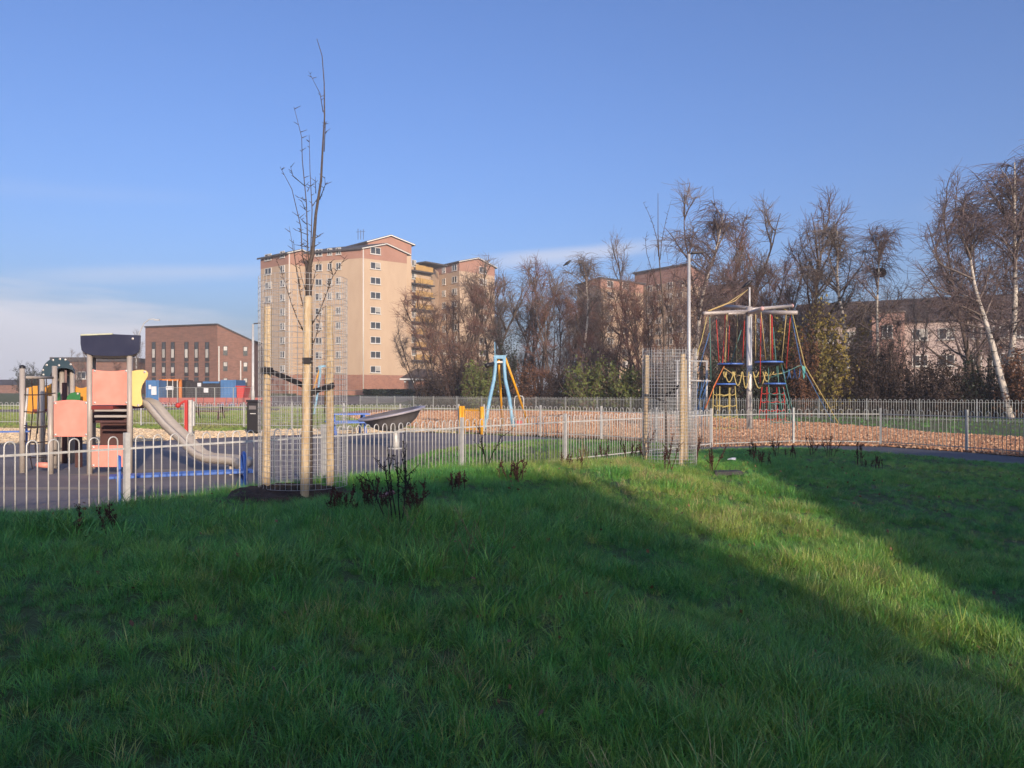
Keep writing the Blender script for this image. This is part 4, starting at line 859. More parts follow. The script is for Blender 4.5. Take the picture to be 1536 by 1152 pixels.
for i, (pa, pb_) in enumerate(((238, 266), (266, 294), (294, 322), (322, 350), (350, 378))):
    lb = 'wire mesh site fence panel in front of the containers'
    a, b = Vector((*XY(pa + 0.4, 78), 0)), Vector((*XY(pb_ - 0.4, 78), 0)); t = thing('mesh_panel', lb, 'fence panel', a, 'wire mesh site fence panels')
    fr = MB()
    for p in (a, b): fr.tube([p, p + Vector((0, 0, 2.0))], 0.025, 6)
    for z_ in (0.15, 1.98): fr.tube([a + Vector((0, 0, z_)), b + Vector((0, 0, z_))], 0.02, 6)
    fr.build('frame', M_galv_dull, t)
    g = MB()
    for k in range(1, 12): p = a + (b - a) * k / 12; g.tube([p + Vector((0, 0, 0.15)), p + Vector((0, 0, 1.98))], 0.004, 3, False)
    for k in range(1, 8): z_ = 0.15 + 1.83 * k / 8; g.tube([a + Vector((0, 0, z_)), b + Vector((0, 0, z_))], 0.004, 3, False)
    tag(g.build('wire_mesh', M_galv_dull, t), kind='stuff')

# ------------------------------------------------------------------ young trees in their cages
def lz(x, y): return float(lawn_z(np.array(x), np.array(y)))
def cage(label, cx, cy, r, zb, h, rot=0.0, wr=0.0017):
    t = thing('wire_cage', label, 'tree guard', (cx, cy, zb))
    n = 48; ring = MB().tube([(r * math.cos(a), r * math.sin(a), 0) for a in [2 * math.pi * i / 40 for i in range(41)]], wr, 4, False).mesh('wire_ring', M_wire, True)
    up = MB().tube([(0, 0, 0), (0, 0, h / 2), (0, 0, h)], wr, 4, False).mesh('upright_wire', M_wire, True)
    for k in range(int(h / 0.05) + 1): link('wire_ring', ring, t, (cx + random.uniform(-.004, .004), cy, zb + 0.05 * k), random.random())
    for k in range(n): a = 2 * math.pi * k / n + rot; link('upright_wire', up, t, (cx + r * math.cos(a), cy + r * math.sin(a), zb))
def stake(label, px, py0, py1, d, r=0.036, group=None):
    a = W(px[0], py0, d); b = W(px[1], py1, d); z0 = lz(a.x, a.y); t = thing('wooden_stake', label, 'stake', (a.x, a.y, z0), group)
    dirn = (b - Vector((a.x, a.y, min(a.z, z0)))); base = Vector((a.x, a.y, min(a.z, z0) - 0.12))
    pts = [base + (b - base) * (i / 9) + Vector((random.uniform(-.002, .002), 0, 0)) for i in range(10)] + [b + Vector((0, 0, 0.012))]
    MB().tube(pts, [r * random.uniform(0.97, 1.03) for _ in range(10)] + [r * 0.75], 14).build('pole', M_stake, t, True)
    return a, b
stake('left peeled stake of the near caged tree', (398.5, 402), 748, 461, 7.1)
stake('tallest front peeled stake hiding the near young tree trunk', (456.5, 462), 753, 446, 6.72, 0.037)
stake('right peeled stake of the near caged tree', (495.5, 494), 742, 461, 7.22)
cc = W(455, 700, 7.05); cage('tall wire mesh cage around the near young tree', cc.x, cc.y, 0.385, zrow(728, 7.05), 1.85)
stake('left peeled stake at the right hand tree cage', (967, 970), 702, 534, 11.95)
stake('front peeled stake at the right hand tree cage', (1021, 1024), 709, 532, 11.55, 0.038)
stake('rear peeled stake showing just right of the front one in the right hand cage', (1028.5, 1027), 703, 540, 12.1)
c2 = W(1004, 700, 11.85); cage('dense silvery wire mesh cage around the right hand young tree', c2.x, c2.y, 0.40, zrow(706, 11.85), 1.84, 0.03, 0.0027)
def strap(label, pts, d, w=0.045, grp=None):
    a = W(*pts[0]); t = thing('tree_tie', label, 'strap', a); m = MB()
    for p, q in zip(pts[:-1], pts[1:]): m.bar(W(*p), W(*q), 0.012, w)
    m.build('band', M_rubber, t); return t
t = strap('black rubber tie sloping from the left stake to the near tree', [(396, 553, 7.05), (403, 556, 7.04), (430, 567, 6.96), (455, 578, 6.9)], 7)
MB().box(W(400, 555, 7.055), (0.085, 0.09, 0.045)).build('loop', M_rubber, t)
t = strap('black rubber tie from the near tree to the right stake', [(463, 589, 6.9), (478, 585, 7.0), (490, 581, 7.12), (501, 577, 7.175)], 7)
MB().box(W(469, 588, 6.93), (0.07, 0.06, 0.05)).build('buffer_block', M_rubber, t)
t = strap('short black band wrapped round the tall front stake', [(455.5, 541, 6.675), (465.5, 541, 6.675)], 7, 0.052)
MB().lathe(W(460.5, 541, 6.72), [(0.0385, -0.026), (0.04, 0), (0.0385, 0.026)], 14).build('loop', M_rubber, t, True)
strap('dark tie drooping between left stake and trunk in the right hand cage', [(967, 592, 11.9), (978, 594, 11.85), (990, 600, 11.8), (1000, 604, 11.78)], 12, 0.035)
strap('dark tie rising to the front stake in the right hand cage', [(998, 593, 11.78), (1008, 588, 11.7), (1017, 580, 11.6), (1023, 577, 11.52)], 12, 0.04)
# young tree 1
def zp8(X, Y): return (380 + X / 3.2, 40 + Y / 3.2)
def young(label, trunk, twigs, d):
    a = W(*trunk[0][:2], d); z0 = lz(a.x, a.y); t = thing('young_tree', label, 'tree', (a.x, a.y, z0))
    pts = [Vector((a.x, a.y, z0 - 0.08))] + [W(px, py, d) for px, py, r in trunk]; rs = [trunk[0][2]] + [r for _, _, r in trunk]
    MB().tube(pts, rs, 9).build('trunk', M_bark_dark, t, True)
    rnd = random.Random(3)
    for tw in twigs:
        off = rnd.uniform(-0.25, 0.25); n = len(tw); P = []
        for i, (px, py) in enumerate(tw): P.append(W(px, py, d + off * i / (n - 1)))
        r0 = 0.0062 if n > 3 else 0.0042
        br = MB().tube(P, [r0 * (1 - 0.72 * i / (n - 1)) for i in range(n)], 6); 
        for i in range(n - 1):                       # buds and spurs
            for _ in range(3):
                f_ = rnd.random(); q = P[i] + (P[i + 1] - P[i]) * f_; s = rnd.choice((-1, 1)); L = rnd.uniform(0.012, 0.05)
                br.tube([q, q + Vector((s * L, rnd.uniform(-1, 1) * L, L * 0.7))], [0.0035, 0.0015], 4)
        br.build('branch', M_bark_dark, t, True)
    return t
lead = [(380 + 285 / 3.2, 40 + 1090 / 3.2, 0.016)] + [(*zp8(X, Y), r) for X, Y, r in ((300, 900, 0.0125), (325, 740, 0.010), (332, 600, 0.0082), (342, 430, 0.0062), (340, 270, 0.0045), (330, 140, 0.0035), (305, 58, 0.0025))]
young('slender bare young tree rising high above the left cage', [(463.5, 745, 0.034), (463.5, 620, 0.033), (464, 500, 0.031), (463, 430, 0.028), (464, 400, 0.021)] + lead,
    [[zp8(*p) for p in tw] for tw in ([(272, 1180), (262, 1090), (255, 850), (235, 640), (232, 530), (195, 385)], [(268, 1200), (235, 1100), (228, 960), (185, 780), (128, 672)], [(278, 1180), (275, 1090), (282, 880), (272, 690), (268, 520)], [(225, 1250), (200, 1120), (172, 958)], [(335, 410), (320, 320), (264, 212)], [(247, 765), (190, 715), (178, 668)], [(318, 830), (345, 760), (343, 720)], [(300, 800), (298, 720)], [(340, 600), (346, 470), (336, 400)], [(290, 1020), (325, 995)], [(288, 1060), (325, 1035)], [(265, 1000), (200, 975)], [(258, 950), (220, 915)], [(255, 832), (212, 818)], [(285, 860), (310, 820)], [(268, 1060), (195, 1045)], [(260, 790), (275, 760)], [(250, 880), (232, 835)])]
    + [[(456, 498), (446, 478), (436, 452), (428, 425), (421, 405), (414, 388)], [(467, 488), (478, 470), (488, 445), (499, 415), (510, 398), (521, 382)], [(466, 522), (473, 507), (478, 490), (481, 470)], [(499, 412), (496, 400), (494, 392)], [(488, 445), (494, 428), (495, 410)], [(458, 470), (450, 440), (444, 400), (440, 360)], [(460, 440), (452, 415), (447, 385)], [(466, 440), (472, 412), (480, 385)], [(464, 420), (460, 390), (459, 365)]], 6.95)
young('thin bare young tree with three whippy tops above the right hand cage', [(1000, 702, 0.018), (999, 640, 0.017), (997, 570, 0.016), (996, 500, 0.012), (993, 440, 0.010), (989, 390, 0.008), (987, 350, 0.006), (987, 290, 0.003)],
    [[(988, 385), (986, 360), (979, 335), (972, 318), (965, 304)], [(990, 390), (993, 360), (999, 330), (1007, 300)], [(996, 480), (985, 430), (970, 380), (968, 360), (971, 347)], [(996, 510), (1004, 470), (1010, 430), (1012, 400)], [(995, 480), (988, 450), (982, 420)], [(997, 520), (1008, 500), (1020, 470)], [(996, 520), (984, 495), (976, 470)]], 11.85)
# soil around the near tree
sv = []; nr, ns = 14, 44; c0 = W(450, 742, 6.95)
for i in range(nr):
    for k in range(ns):
        a = 2 * math.pi * k / ns; rr = (i / (nr - 1)) * (0.95 + 0.18 * math.sin(3 * a + 1)) ; x = c0.x - 0.12 + rr * 0.62 * math.cos(a); y = c0.y - 0.05 + rr * 0.36 * math.sin(a)
        sv.append((x, y, lz(x, y) + 0.02 + 0.045 * (1 - (i / (nr - 1)) ** 2) + random.uniform(-0.02, 0.022) - (0.05 if i == nr - 1 else 0)))
soil = MB().add(sv, [(i * ns + k, i * ns + (k + 1) % ns, (i + 1) * ns + (k + 1) % ns, (i + 1) * ns + k) for i in range(nr - 1) for k in range(ns)]).build('soil_patch', M_soil, None, True); tag(soil, kind='structure')
# ------------------------------------------------------------------ bare trees
def birch_mat():
    m = mat('birch_bark', (0.56, 0.50, 0.43), (0.42, 0.36, 0.30), 1.2, 0.8, stretch=(1, 1, 0.5))
    N = m.node_tree.nodes; L = m.node_tree.links; b = N['Principled BSDF']; old = b.inputs['Base Color'].links[0].from_socket
    tc = N.new('ShaderNodeTexCoord'); mp = N.new('ShaderNodeMapping'); mp.inputs['Scale'].default_value = (2.5, 2.5, 7); L.new(tc.outputs['Object'], mp.inputs[0])
    n = N.new('ShaderNodeTexNoise'); n.inputs['Scale'].default_value = 1.0; n.inputs['Detail'].default_value = 6; L.new(mp.outputs[0], n.inputs['Vector'])
    r = N.new('ShaderNodeMapRange'); r.inputs[1].default_value = 0.56; r.inputs[2].default_value = 0.62; L.new(n.outputs[0], r.inputs[0])
    x = N.new('ShaderNodeMix'); x.data_type = 'RGBA'; L.new(r.outputs[0], x.inputs[0]); L.new(old, x.inputs[6]); x.inputs[7].default_value = (0.05, 0.04, 0.035, 1); L.new(x.outputs[2], b.inputs['Base Color'])
    return m
M_birch = birch_mat()
M_trunk = mat('grey_brown_bark', (0.12, 0.085, 0.065), (0.075, 0.052, 0.042), 6, 0.9, 0, 0.6, 20)
M_twig = {'brown': mat('brown_twigs', (0.19, 0.12, 0.085), (0.14, 0.085, 0.062), 0.5, 0.85), 'red': mat('reddish_twigs', (0.23, 0.115, 0.085), (0.165, 0.085, 0.066), 0.5, 0.85),
          'purple': mat('purple_brown_twigs', (0.16, 0.11, 0.105), (0.12, 0.083, 0.082), 0.5, 0.85), 'grey': mat('grey_twigs', (0.20, 0.155, 0.13), (0.15, 0.115, 0.10), 0.5, 0.85), 'dark': mat('dark_twigs', (0.065, 0.041, 0.034), (0.04, 0.026, 0.023), 0.6, 0.9)}
TREE = {}
def tree_mesh(kind, seed, twig):
    key = (kind, seed)
    if key in TREE: return TREE[key]
    r = np.random.default_rng(seed); H = 10.0
    P = dict(birch=dict(st=1, n=26, lo=0.26, ang=(0.25, 1.05), L=(3.6, 1.3), up=0.25, k2=10, l2=0.40, k3=6, l3=(0.35, 1.1), up3=-1.3, r=0.10),
             broad=dict(st=1, n=20, lo=0.20, ang=(0.45, 1.15), L=(4.6, 2.0), up=0.6, k2=10, l2=0.38, k3=6, l3=(0.3, 0.8), up3=0.25, r=0.14),
             upright=dict(st=3, n=13, lo=0.22, ang=(0.2, 0.75), L=(3.4, 1.5), up=0.6, k2=8, l2=0.4, k3=6, l3=(0.3, 0.8), up3=0.45, r=0.10),
             bushy=dict(st=5, n=12, lo=0.14, ang=(0.35, 1.1), L=(2.9, 1.3), up=0.35, k2=8, l2=0.42, k3=6, l3=(0.3, 0.8), up3=0.1, r=0.075))[kind]
    stems = []
    for i in range(P['st']):
        a = 2.4 * i + r.uniform(0, 1); tilt = 0.0 if P['st'] == 1 else (0.10 if kind == 'upright' else 0.24)
        stems.append((math.cos(a) * tilt, math.sin(a) * tilt, 1.0))
    D = np.array(stems); P0 = np.zeros((len(D), 3)) + D * np.array([1, 1, 0]) * 1.2; P0[:, 2] = -0.15
    T = grow(P0, D, H * r.uniform(0.85, 1.0, len(D)) if P['st'] > 1 else np.array([H * 0.97]), 14, 0.15, 0.035 if kind == 'birch' else 0.05, r)
    tv, tq = strands(T, np.full(len(D), P['r']), np.full(len(D), 0.012), 7)
    # limbs
    p, tg, tt = pick(T, P['n'], P['lo'], 0.99, r); n = len(p)
    az_ = np.arange(n) * 2.4 + r.uniform(-0.5, 0.5, n); rel = (tt - P['lo']) / (1 - P['lo']); ang = P['ang'][1] + (P['ang'][0] - P['ang'][1]) * rel + r.normal(0, 0.12, n)
    d = np.stack([np.cos(az_) * np.sin(ang), np.sin(az_) * np.sin(ang), np.cos(ang)], -1)
    prof = np.sin(np.clip(0.35 + rel * 0.9, 0, 1.5)) if kind != 'broad' else np.ones(n)
    L1 = (P['L'][0] + (P['L'][1] - P['L'][0]) * rel) * r.uniform(0.65, 1.15, n) * prof
    B1 = grow(p, d, L1, 7, P['up'], 0.09, r); r1 = 0.0145 * L1 + 0.012
    p2, t2, u2 = pick(B1, P['k2'], 0.22, 1.0, r); n2 = len(p2); L2 = np.repeat(L1, P['k2']) * P['l2'] * (1.15 - 0.5 * u2) * r.uniform(0.6, 1.2, n2)
    B2 = grow(p2, t2 * 0.8 + r.normal(0, 0.6, (n2, 3)), L2, 5, 0.25, 0.12, r)
    p3, t3, u3 = pick(B2, P['k3'], 0.1, 1.0, r); n3 = len(p3); L3 = r.uniform(*P['l3'], n3)
    B3 = grow(p3, t3 * 0.7 + r.normal(0, 0.6, (n3, 3)), L3, 4, P['up3'], 0.10, r)
    k = 0.0085
    lv, lq = strands(B1, r1, np.full(n, 0.010), 5)
    cv, cq = merge([strands(B2, np.full(n2, 0.0135), np.full(n2, 0.007)), strands(B3, np.full(n3, k), np.full(n3, k * 0.55))])
    bm_ = M_birch if kind == 'birch' else M_trunk
    tm = fastmesh('trunk', tv, tq, bm_, True); lm = fastmesh('limbs', lv, lq, M_trunk if kind != 'birch' else M_twig['grey'], True)
    cm = fastmesh('crown', cv, cq, M_twig[twig], False)
    TREE[key] = (tm, lm, cm); return TREE[key]
def tree(label, px, py_top, d, kind, seed, twig, wide=1.0, lean=0.0, leany=0.0, group='bare trees along the park edge', name=None, z0=0.0):
    tm, lm, cm = tree_mesh(kind, seed, twig); h = zrow(py_top, d) - z0; s = h / 10.0
    nm = name or {'birch': 'birch_tree', 'broad': 'bare_tree', 'upright': 'bare_tree', 'bushy': 'bare_tree'}[kind]
    t = thing(nm, label, 'tree', (*XY(px, d), z0), group); wide = wide * {'birch': 1.5, 'broad': 1.2, 'upright': 1.2, 'bushy': 1.35}[kind]; t.scale = (s * wide, s * wide, s); t.rotation_euler = (leany, lean, random.Random(px).uniform(0, 6.28) if not lean else 0.0)
    for n_, me in (('trunk', tm), ('limbs', lm), ('crown', cm)): c = link(n_, me); c.parent = t; c.material_slots[0].link = 'OBJECT'; c.material_slots[0].material = M_twig[twig] if n_ == 'crown' else me.materials[0]
    return t
TL = [
 ('broad reddish brown bare tree partly covering the ochre balconies', 664, 428, 78, 'bushy', 21, 'red', 1.05),
 ('bare brown tree in front of the second beige tower', 700, 412, 82, 'bushy', 22, 'brown', 0.95),
 ('grey bare tree rising just right of the second tower gable', 742, 404, 86, 'upright', 31, 'grey', 1.2),
 ('pinkish grey bare tree directly above the cable ride frame', 772, 402, 84, 'upright', 32, 'grey', 1.25),
 ('grey bare tree left of the dense reddish tree', 806, 408, 86, 'upright', 31, 'brown', 1.15),
 ('dense reddish bare tree left of the crow topped birch', 838, 402, 74, 'bushy', 23, 'red', 0.85),
 ('birch with curved pale trunk below the perched crow', 869, 392, 72, 'birch', 41, 'grey', 0.9),
 ('reddish bare tree in front of the half hidden flats', 905, 440, 70, 'bushy', 21, 'red', 0.9),
 ('brown bare tree left of the right hand young tree top', 945, 378, 88, 'broad', 51, 'grey', 0.8),
 ('bushy red brown tree behind the right hand cage', 985, 400, 64, 'bushy', 22, 'red', 0.85),
 ('tall weeping birch with pale trunk beside the lamp post', 1042, 308, 56, 'birch', 45, 'purple', 0.95),
 ('upright grey bare tree just right of the weeping birch', 1078, 306, 66, 'upright', 32, 'grey', 1.15),
 ('reddish round crowned bare tree above the climbing frame mast', 1130, 362, 64, 'bushy', 23, 'red', 0.75),
 ('dark bare tree low behind the climbing frame cross arms', 1160, 420, 60, 'bushy', 21, 'brown', 0.9),
 ('wide spreading bare tree with upswept branches right of the climbing frame', 1212, 308, 58, 'broad', 52, 'purple', 0.95),
 ('birch with slim leaning trunk right of the spreading tree', 1268, 336, 54, 'birch', 43, 'grey', 1.1),
 ('smaller birch carrying a round nest', 1320, 350, 52, 'birch', 41, 'purple', 0.85),
 ('short faint bare tree standing above the brown roof ridge', 1375, 432, 74, 'upright', 31, 'grey', 0.8),
 ('grey bare tree behind the leaning birch', 1455, 300, 62, 'broad', 51, 'purple', 0.85),
 ('tall weeping birch near the right edge', 1503, 226, 48, 'birch', 42, 'purple', 1.0),
 ('tall birch cut by the right edge of the view', 1545, 232, 50, 'birch', 43, 'purple', 0.8),
 ('ivy dark twiggy tree beside the yellow leaved bush', 1205, 430, 53, 'bushy', 23, 'dark', 0.8),
]
for q in TL: tree(*q)
for i, (px, py) in enumerate(((636, 470), (680, 445), (722, 432), (824, 430), (858, 435), (890, 430), (925, 425), (965, 425), (1015, 420), (1100, 425), (1170, 420))):
    tree('indistinct bare tree massed behind the front row of trees', px, py, 94 - i * 1.4, ('bushy', 'upright', 'bushy')[i % 3], (22, 31, 23)[i % 3], ('grey', 'red', 'brown')[(i * 7) % 3], 0.8, group='bare trees massed in the second row')
for px, py, kd, sd, tw, wd in ((1105, 372, 'broad', 51, 'grey', 0.8), (1165, 385, 'upright', 31, 'brown', 1.0), (1478, 318, 'upright', 32, 'purple', 1.1)):
    tree('thin bare tree filling the gap between the taller birches on the right', px, py, 70, kd, sd, tw, wd, group='thin bare trees between the right hand birches')
tree('narrow bare tree added out of view to soften the hall shadow edge', 768, 300, 20, 'upright', 31, 'brown', 0.7, group='third bare tree behind the viewpoint')  # unseen tree, added so its twigs blur the edge of the hall's shadow
_t = [o for o in bpy.data.objects if o.get('group') == 'third bare tree behind the viewpoint'][0]; _t.location = (9.3, -13.6, 0); _t.scale = (0.3, 0.3, 0.8)
tree('leaning birch with bright white trunk at the right edge', 1516, 288, 46, 'birch', 44, 'purple', 1.15, lean=math.radians(-13))
tree('small crooked white birch stem among the dark brambles', 1350, 505, 50, 'birch', 45, 'dark', 0.45, lean=math.radians(-9))

tree('small bare street tree left of the brown brick building', 206, 503, 116, 'broad', 52, 'grey', 0.55, group='small far trees on the left', z0=1.2)
tree('low bare tree between the play tower roofs', 114, 528, 125, 'upright', 32, 'grey', 0.9, group='small far trees on the left', z0=1.2)
tree('low reddish tree seen under the navy roof', 188, 540, 118, 'bushy', 22, 'red', 1.3, group='small far trees on the left', z0=1.2)

# ------------------------------------------------------------------ shrubs and bramble mass
LEAF = {'olive': mat('olive_leaves', (0.12, 0.15, 0.03), (0.07, 0.085, 0.02), 1.5, 0.6), 'gold': mat('golden_leaves', (0.26, 0.185, 0.035), (0.13, 0.11, 0.025), 1.2, 0.6), 'rust': mat('rusty_leaves', (0.17, 0.07, 0.028), (0.10, 0.045, 0.022), 1.2, 0.7), 'ivy': mat('ivy_leaves', (0.022, 0.034, 0.012), (0.014, 0.022, 0.009), 1.5, 0.5), 'brown': mat('withered_leaves', (0.058, 0.034, 0.024), (0.032, 0.02, 0.016), 1.0, 0.8)}
SHR = {}
def shrub(label, px, py_top, d, wpx, leaf, twig, nleaf=2600, seed=1, dens=1.0, z0=0.0):
    key = (leaf, twig, seed)
    if key not in SHR:
        r = np.random.default_rng(seed + 100); n = 60
        a = r.uniform(0, 6.28, n); e = r.uniform(0.1, 1.1, n); D = np.stack([np.cos(a) * np.sin(e), np.sin(a) * np.sin(e), np.cos(e)], -1)
        p0 = np.stack([np.cos(a) * 0.15, np.sin(a) * 0.15, np.zeros(n) - 0.05], -1)
        B = grow(p0, D, r.uniform(0.7, 1.15, n), 6, 0.1, 0.12, r); p, tg, u = pick(B, 14, 0.2, 1.0, r); m_ = len(p)
        B2 = grow(p, tg + r.normal(0, 0.7, (m_, 3)), r.uniform(0.12, 0.32, m_), 4, 0.0, 0.18, r)
        V, Q_ = merge([strands(B, np.full(n, 0.011), np.full(n, 0.004)), strands(B2, np.full(m_, 0.004), np.full(m_, 0.002))])
        lp, _, _ = pick(B2, max(1, nleaf // m_), 0.1, 1.0, r); lp = lp + r.normal(0, 0.03, lp.shape)
        SHR[key] = (fastmesh('stems', V, Q_, M_twig[twig]), lp)
    sm, lp = SHR[key]; h = zrow(py_top, d) - z0; w = wpx / F * d / 2; r = np.random.default_rng(int(px)); lv, lq = leaves(lp * np.array([w, w, h]), 0.11 if leaf in ('olive', 'gold') else 0.08, r); fm = fastmesh('foliage', lv / np.array([w, w, h]), lq, LEAF[leaf])
    t = thing('shrub', label, 'shrub', (*XY(px, d), z0), 'shrubs along the park edge'); t.scale = (w, w, h); t.rotation_euler.z = px * 1.7
    for n_, me in (('stems', sm), ('foliage', fm)): c = link(n_, me); c.parent = t
for a_ in [('green leaved bush below the half hidden flats', 888, 540, 66, 105, 'olive', 'brown', 5200, 1), ('brownish olive bush right of the green leaved bush', 945, 552, 64, 80, 'olive', 'brown', 5200, 1),
    ('tall yellow leaved bush beside the rope climber guy ropes', 1240, 462, 51, 85, 'gold', 'dark', 4200, 2), ('golden brown bush behind the climbing frame platforms', 1180, 480, 54, 90, 'gold', 'dark', 4200, 2),
    ('orange tinged bush left of the tall yellow bush', 1205, 500, 50, 55, 'rust', 'dark', 4200, 3), ('dark ivy clad bush behind the mast', 1135, 520, 52, 90, 'ivy', 'dark', 5000, 4),
    ('dark ivy tower beside the cable ride frame', 762, 505, 76, 44, 'ivy', 'dark', 5000, 4), ('dark rounded bush under the leftmost bare tree', 690, 528, 74, 95, 'brown', 'dark', 4200, 5),
    ('olive brown bush left of the cable ride frame', 720, 545, 72, 70, 'olive', 'brown', 5200, 1), ('rusty bush right of the cable ride frame', 800, 545, 70, 80, 'rust', 'dark', 4200, 3),
    ('brown bush left of the green leaved bush', 840, 552, 68, 70, 'brown', 'dark', 4200, 5), ('brown bush behind the right hand cage', 1000, 545, 62, 90, 'brown', 'dark', 4200, 5),
    ('dark bush beside the weeping birch foot', 1070, 530, 54, 80, 'ivy', 'dark', 5000, 4), ('brown bramble bush right of the tall yellow bush', 1295, 528, 51, 90, 'brown', 'dark', 4200, 5),
    ('dark bramble bush under the pale stair projection', 1345, 532, 50, 90, 'brown', 'dark', 4200, 5), ('arching bramble bush left of the leaning birch', 1405, 530, 49, 110, 'brown', 'dark', 4200, 5),
    ('dark bush at the foot of the leaning birch', 1470, 535, 48, 100, 'ivy', 'dark', 5000, 4), ('rusty leaved bush at the right edge under the birches', 1535, 530, 46, 80, 'rust', 'dark', 4200, 3),
    ('ivy dark bush behind the small crooked birch', 1330, 515, 55, 70, 'ivy', 'dark', 5000, 4), ('small olive bush low behind the far fence at the left', 650, 565, 76, 60, 'brown', 'dark', 4200, 5), ('yellowish sapling bush above the stair projection edge', 1292, 470, 60, 40, 'gold', 'dark', 4200, 2)]:
    shrub(*a_)
shrub('dark rounded evergreen at the far left beyond the rope net', 42, 547, 118, 48, 'ivy', 'dark', 5000, 4, 1.0, 1.2)
# bramble mass: one continuous tangle
r = np.random.default_rng(77); n = 9000; u = r.uniform(0, 1, n)
cl_ = np.array([XY(640, 80), XY(800, 74), XY(1000, 64), XY(1200, 54), XY(1400, 51), XY(1600, 47)]); ui = u * 5
bx_ = np.interp(ui, range(6), cl_[:, 0]); by_ = np.interp(ui, range(6), cl_[:, 1]) + r.uniform(-1.5, 2.5, n)
a = r.uniform(0, 6.28, n); D = np.stack([np.cos(a) * 0.6, np.sin(a) * 0.6, np.ones(n)], -1)
hm_ = 1.5 + 0.9 * VNoise(9, 2.5)(bx_, by_) + np.interp(bx_, [-5, 12, 22], [0.2, 0.5, 1.3])
Bm = grow(np.stack([bx_, by_, np.zeros(n) - 0.05], -1), D, hm_ * r.uniform(0.6, 1.6, n), 6, -1.5, 0.13, r)
V, Q_ = strands(Bm, np.full(n, 0.013), np.full(n, 0.006)); o = link('bramble_tangle', fastmesh('bramble_tangle', V, Q_, M_twig['dark'])); tag(o, 'dark tangle of bare brambles along the foot of the trees', 'brambles', kind='stuff')
lp, _, _ = pick(Bm, 3, 0.1, 1.0, r); lp = lp + r.normal(0, 0.1, lp.shape); lp[:, 2] = np.maximum(lp[:, 2], 0.05)
o = link('bramble_leaves', fastmesh('bramble_leaves', *leaves(lp, 0.075, r), LEAF['brown'])); tag(o, 'withered brown leaves hanging in the brambles', 'leaves', kind='stuff')
hz = VNoise(12, 0.8)
t = thing('hedge', 'low dark green clipped hedge in front of the tower entrance', 'hedge', (*XY(600, 116), 1.0)); r = np.random.default_rng(5)
hp = np.stack([r.uniform(XY(545, 116)[0], XY(668, 116)[0], 7000), r.uniform(115.5, 116.7, 7000), 1.0 + 0.95 * np.sqrt(r.uniform(0, 1, 7000))], -1); hp -= np.array(ORG[t])
c = link('foliage', fastmesh('foliage', *leaves(hp, 0.11, r), LEAF['ivy'])); c.parent = t

# ------------------------------------------------------------------ nest and birds
q = W(1320, 409, 52); t = thing('bird_nest', 'round dark twig nest in the smaller birch', 'nest', q); r = np.random.default_rng(3); n = 500
dd = norm(r.normal(size=(n, 3))); pp = dd * 0.30 * np.array([1.1, 1.1, 0.85]); tn = norm(np.cross(dd, r.normal(size=(n, 3))))
V, Q_ = strands(np.stack([pp - tn * 0.2, pp, pp + tn * 0.2], 1), np.full(n, 0.014), np.full(n, 0.01)); c = link('twigs', fastmesh('twigs', V, Q_, M_twig['dark'])); c.parent = t
def crow(label, px, py, d, s, flip=1):
    q = W(px, py, d); t = thing('crow', label, 'bird', q); m = MB()
    body = [(-0.26, 0, -0.10), (-0.16, 0, -0.03), (-0.05, 0, 0.04), (0.06, 0, 0.12), (0.12, 0, 0.19), (0.17, 0, 0.22), (0.21, 0, 0.215), (0.28, 0, 0.20)]; rr = [0.02, 0.05, 0.085, 0.085, 0.055, 0.052, 0.03, 0.004]
    m.tube([q + Vector((x * flip * s, y, (z + 0.02) * s)) for x, y, z in body], [a * s for a in rr], 10)
    for sy in (-1, 1): m.tube([q + Vector((0.02 * flip * s, sy * 0.03 * s, 0.02 * s)), q + Vector((0.03 * flip * s, sy * 0.03 * s, -0.12 * s))], 0.008 * s, 5)
    m.build('body', M_black, t, True)
    for sy in (-1, 1): MB().tube([q + Vector((0.06 * flip * s, sy * 0.075 * s, 0.12 * s)), q + Vector((-0.08 * flip * s, sy * 0.09 * s, 0.03 * s)), q + Vector((-0.27 * flip * s, sy * 0.03 * s, -0.09 * s))], [0.03 * s, 0.045 * s, 0.01 * s], 8).build('wing', M_black, t, True)
crow('black crow perched on the top twig of the birch', 851, 397, 72, 1.5); crow('black crow perched on top of the climbing frame mast', 1121, 429.5, dm, 0.9)

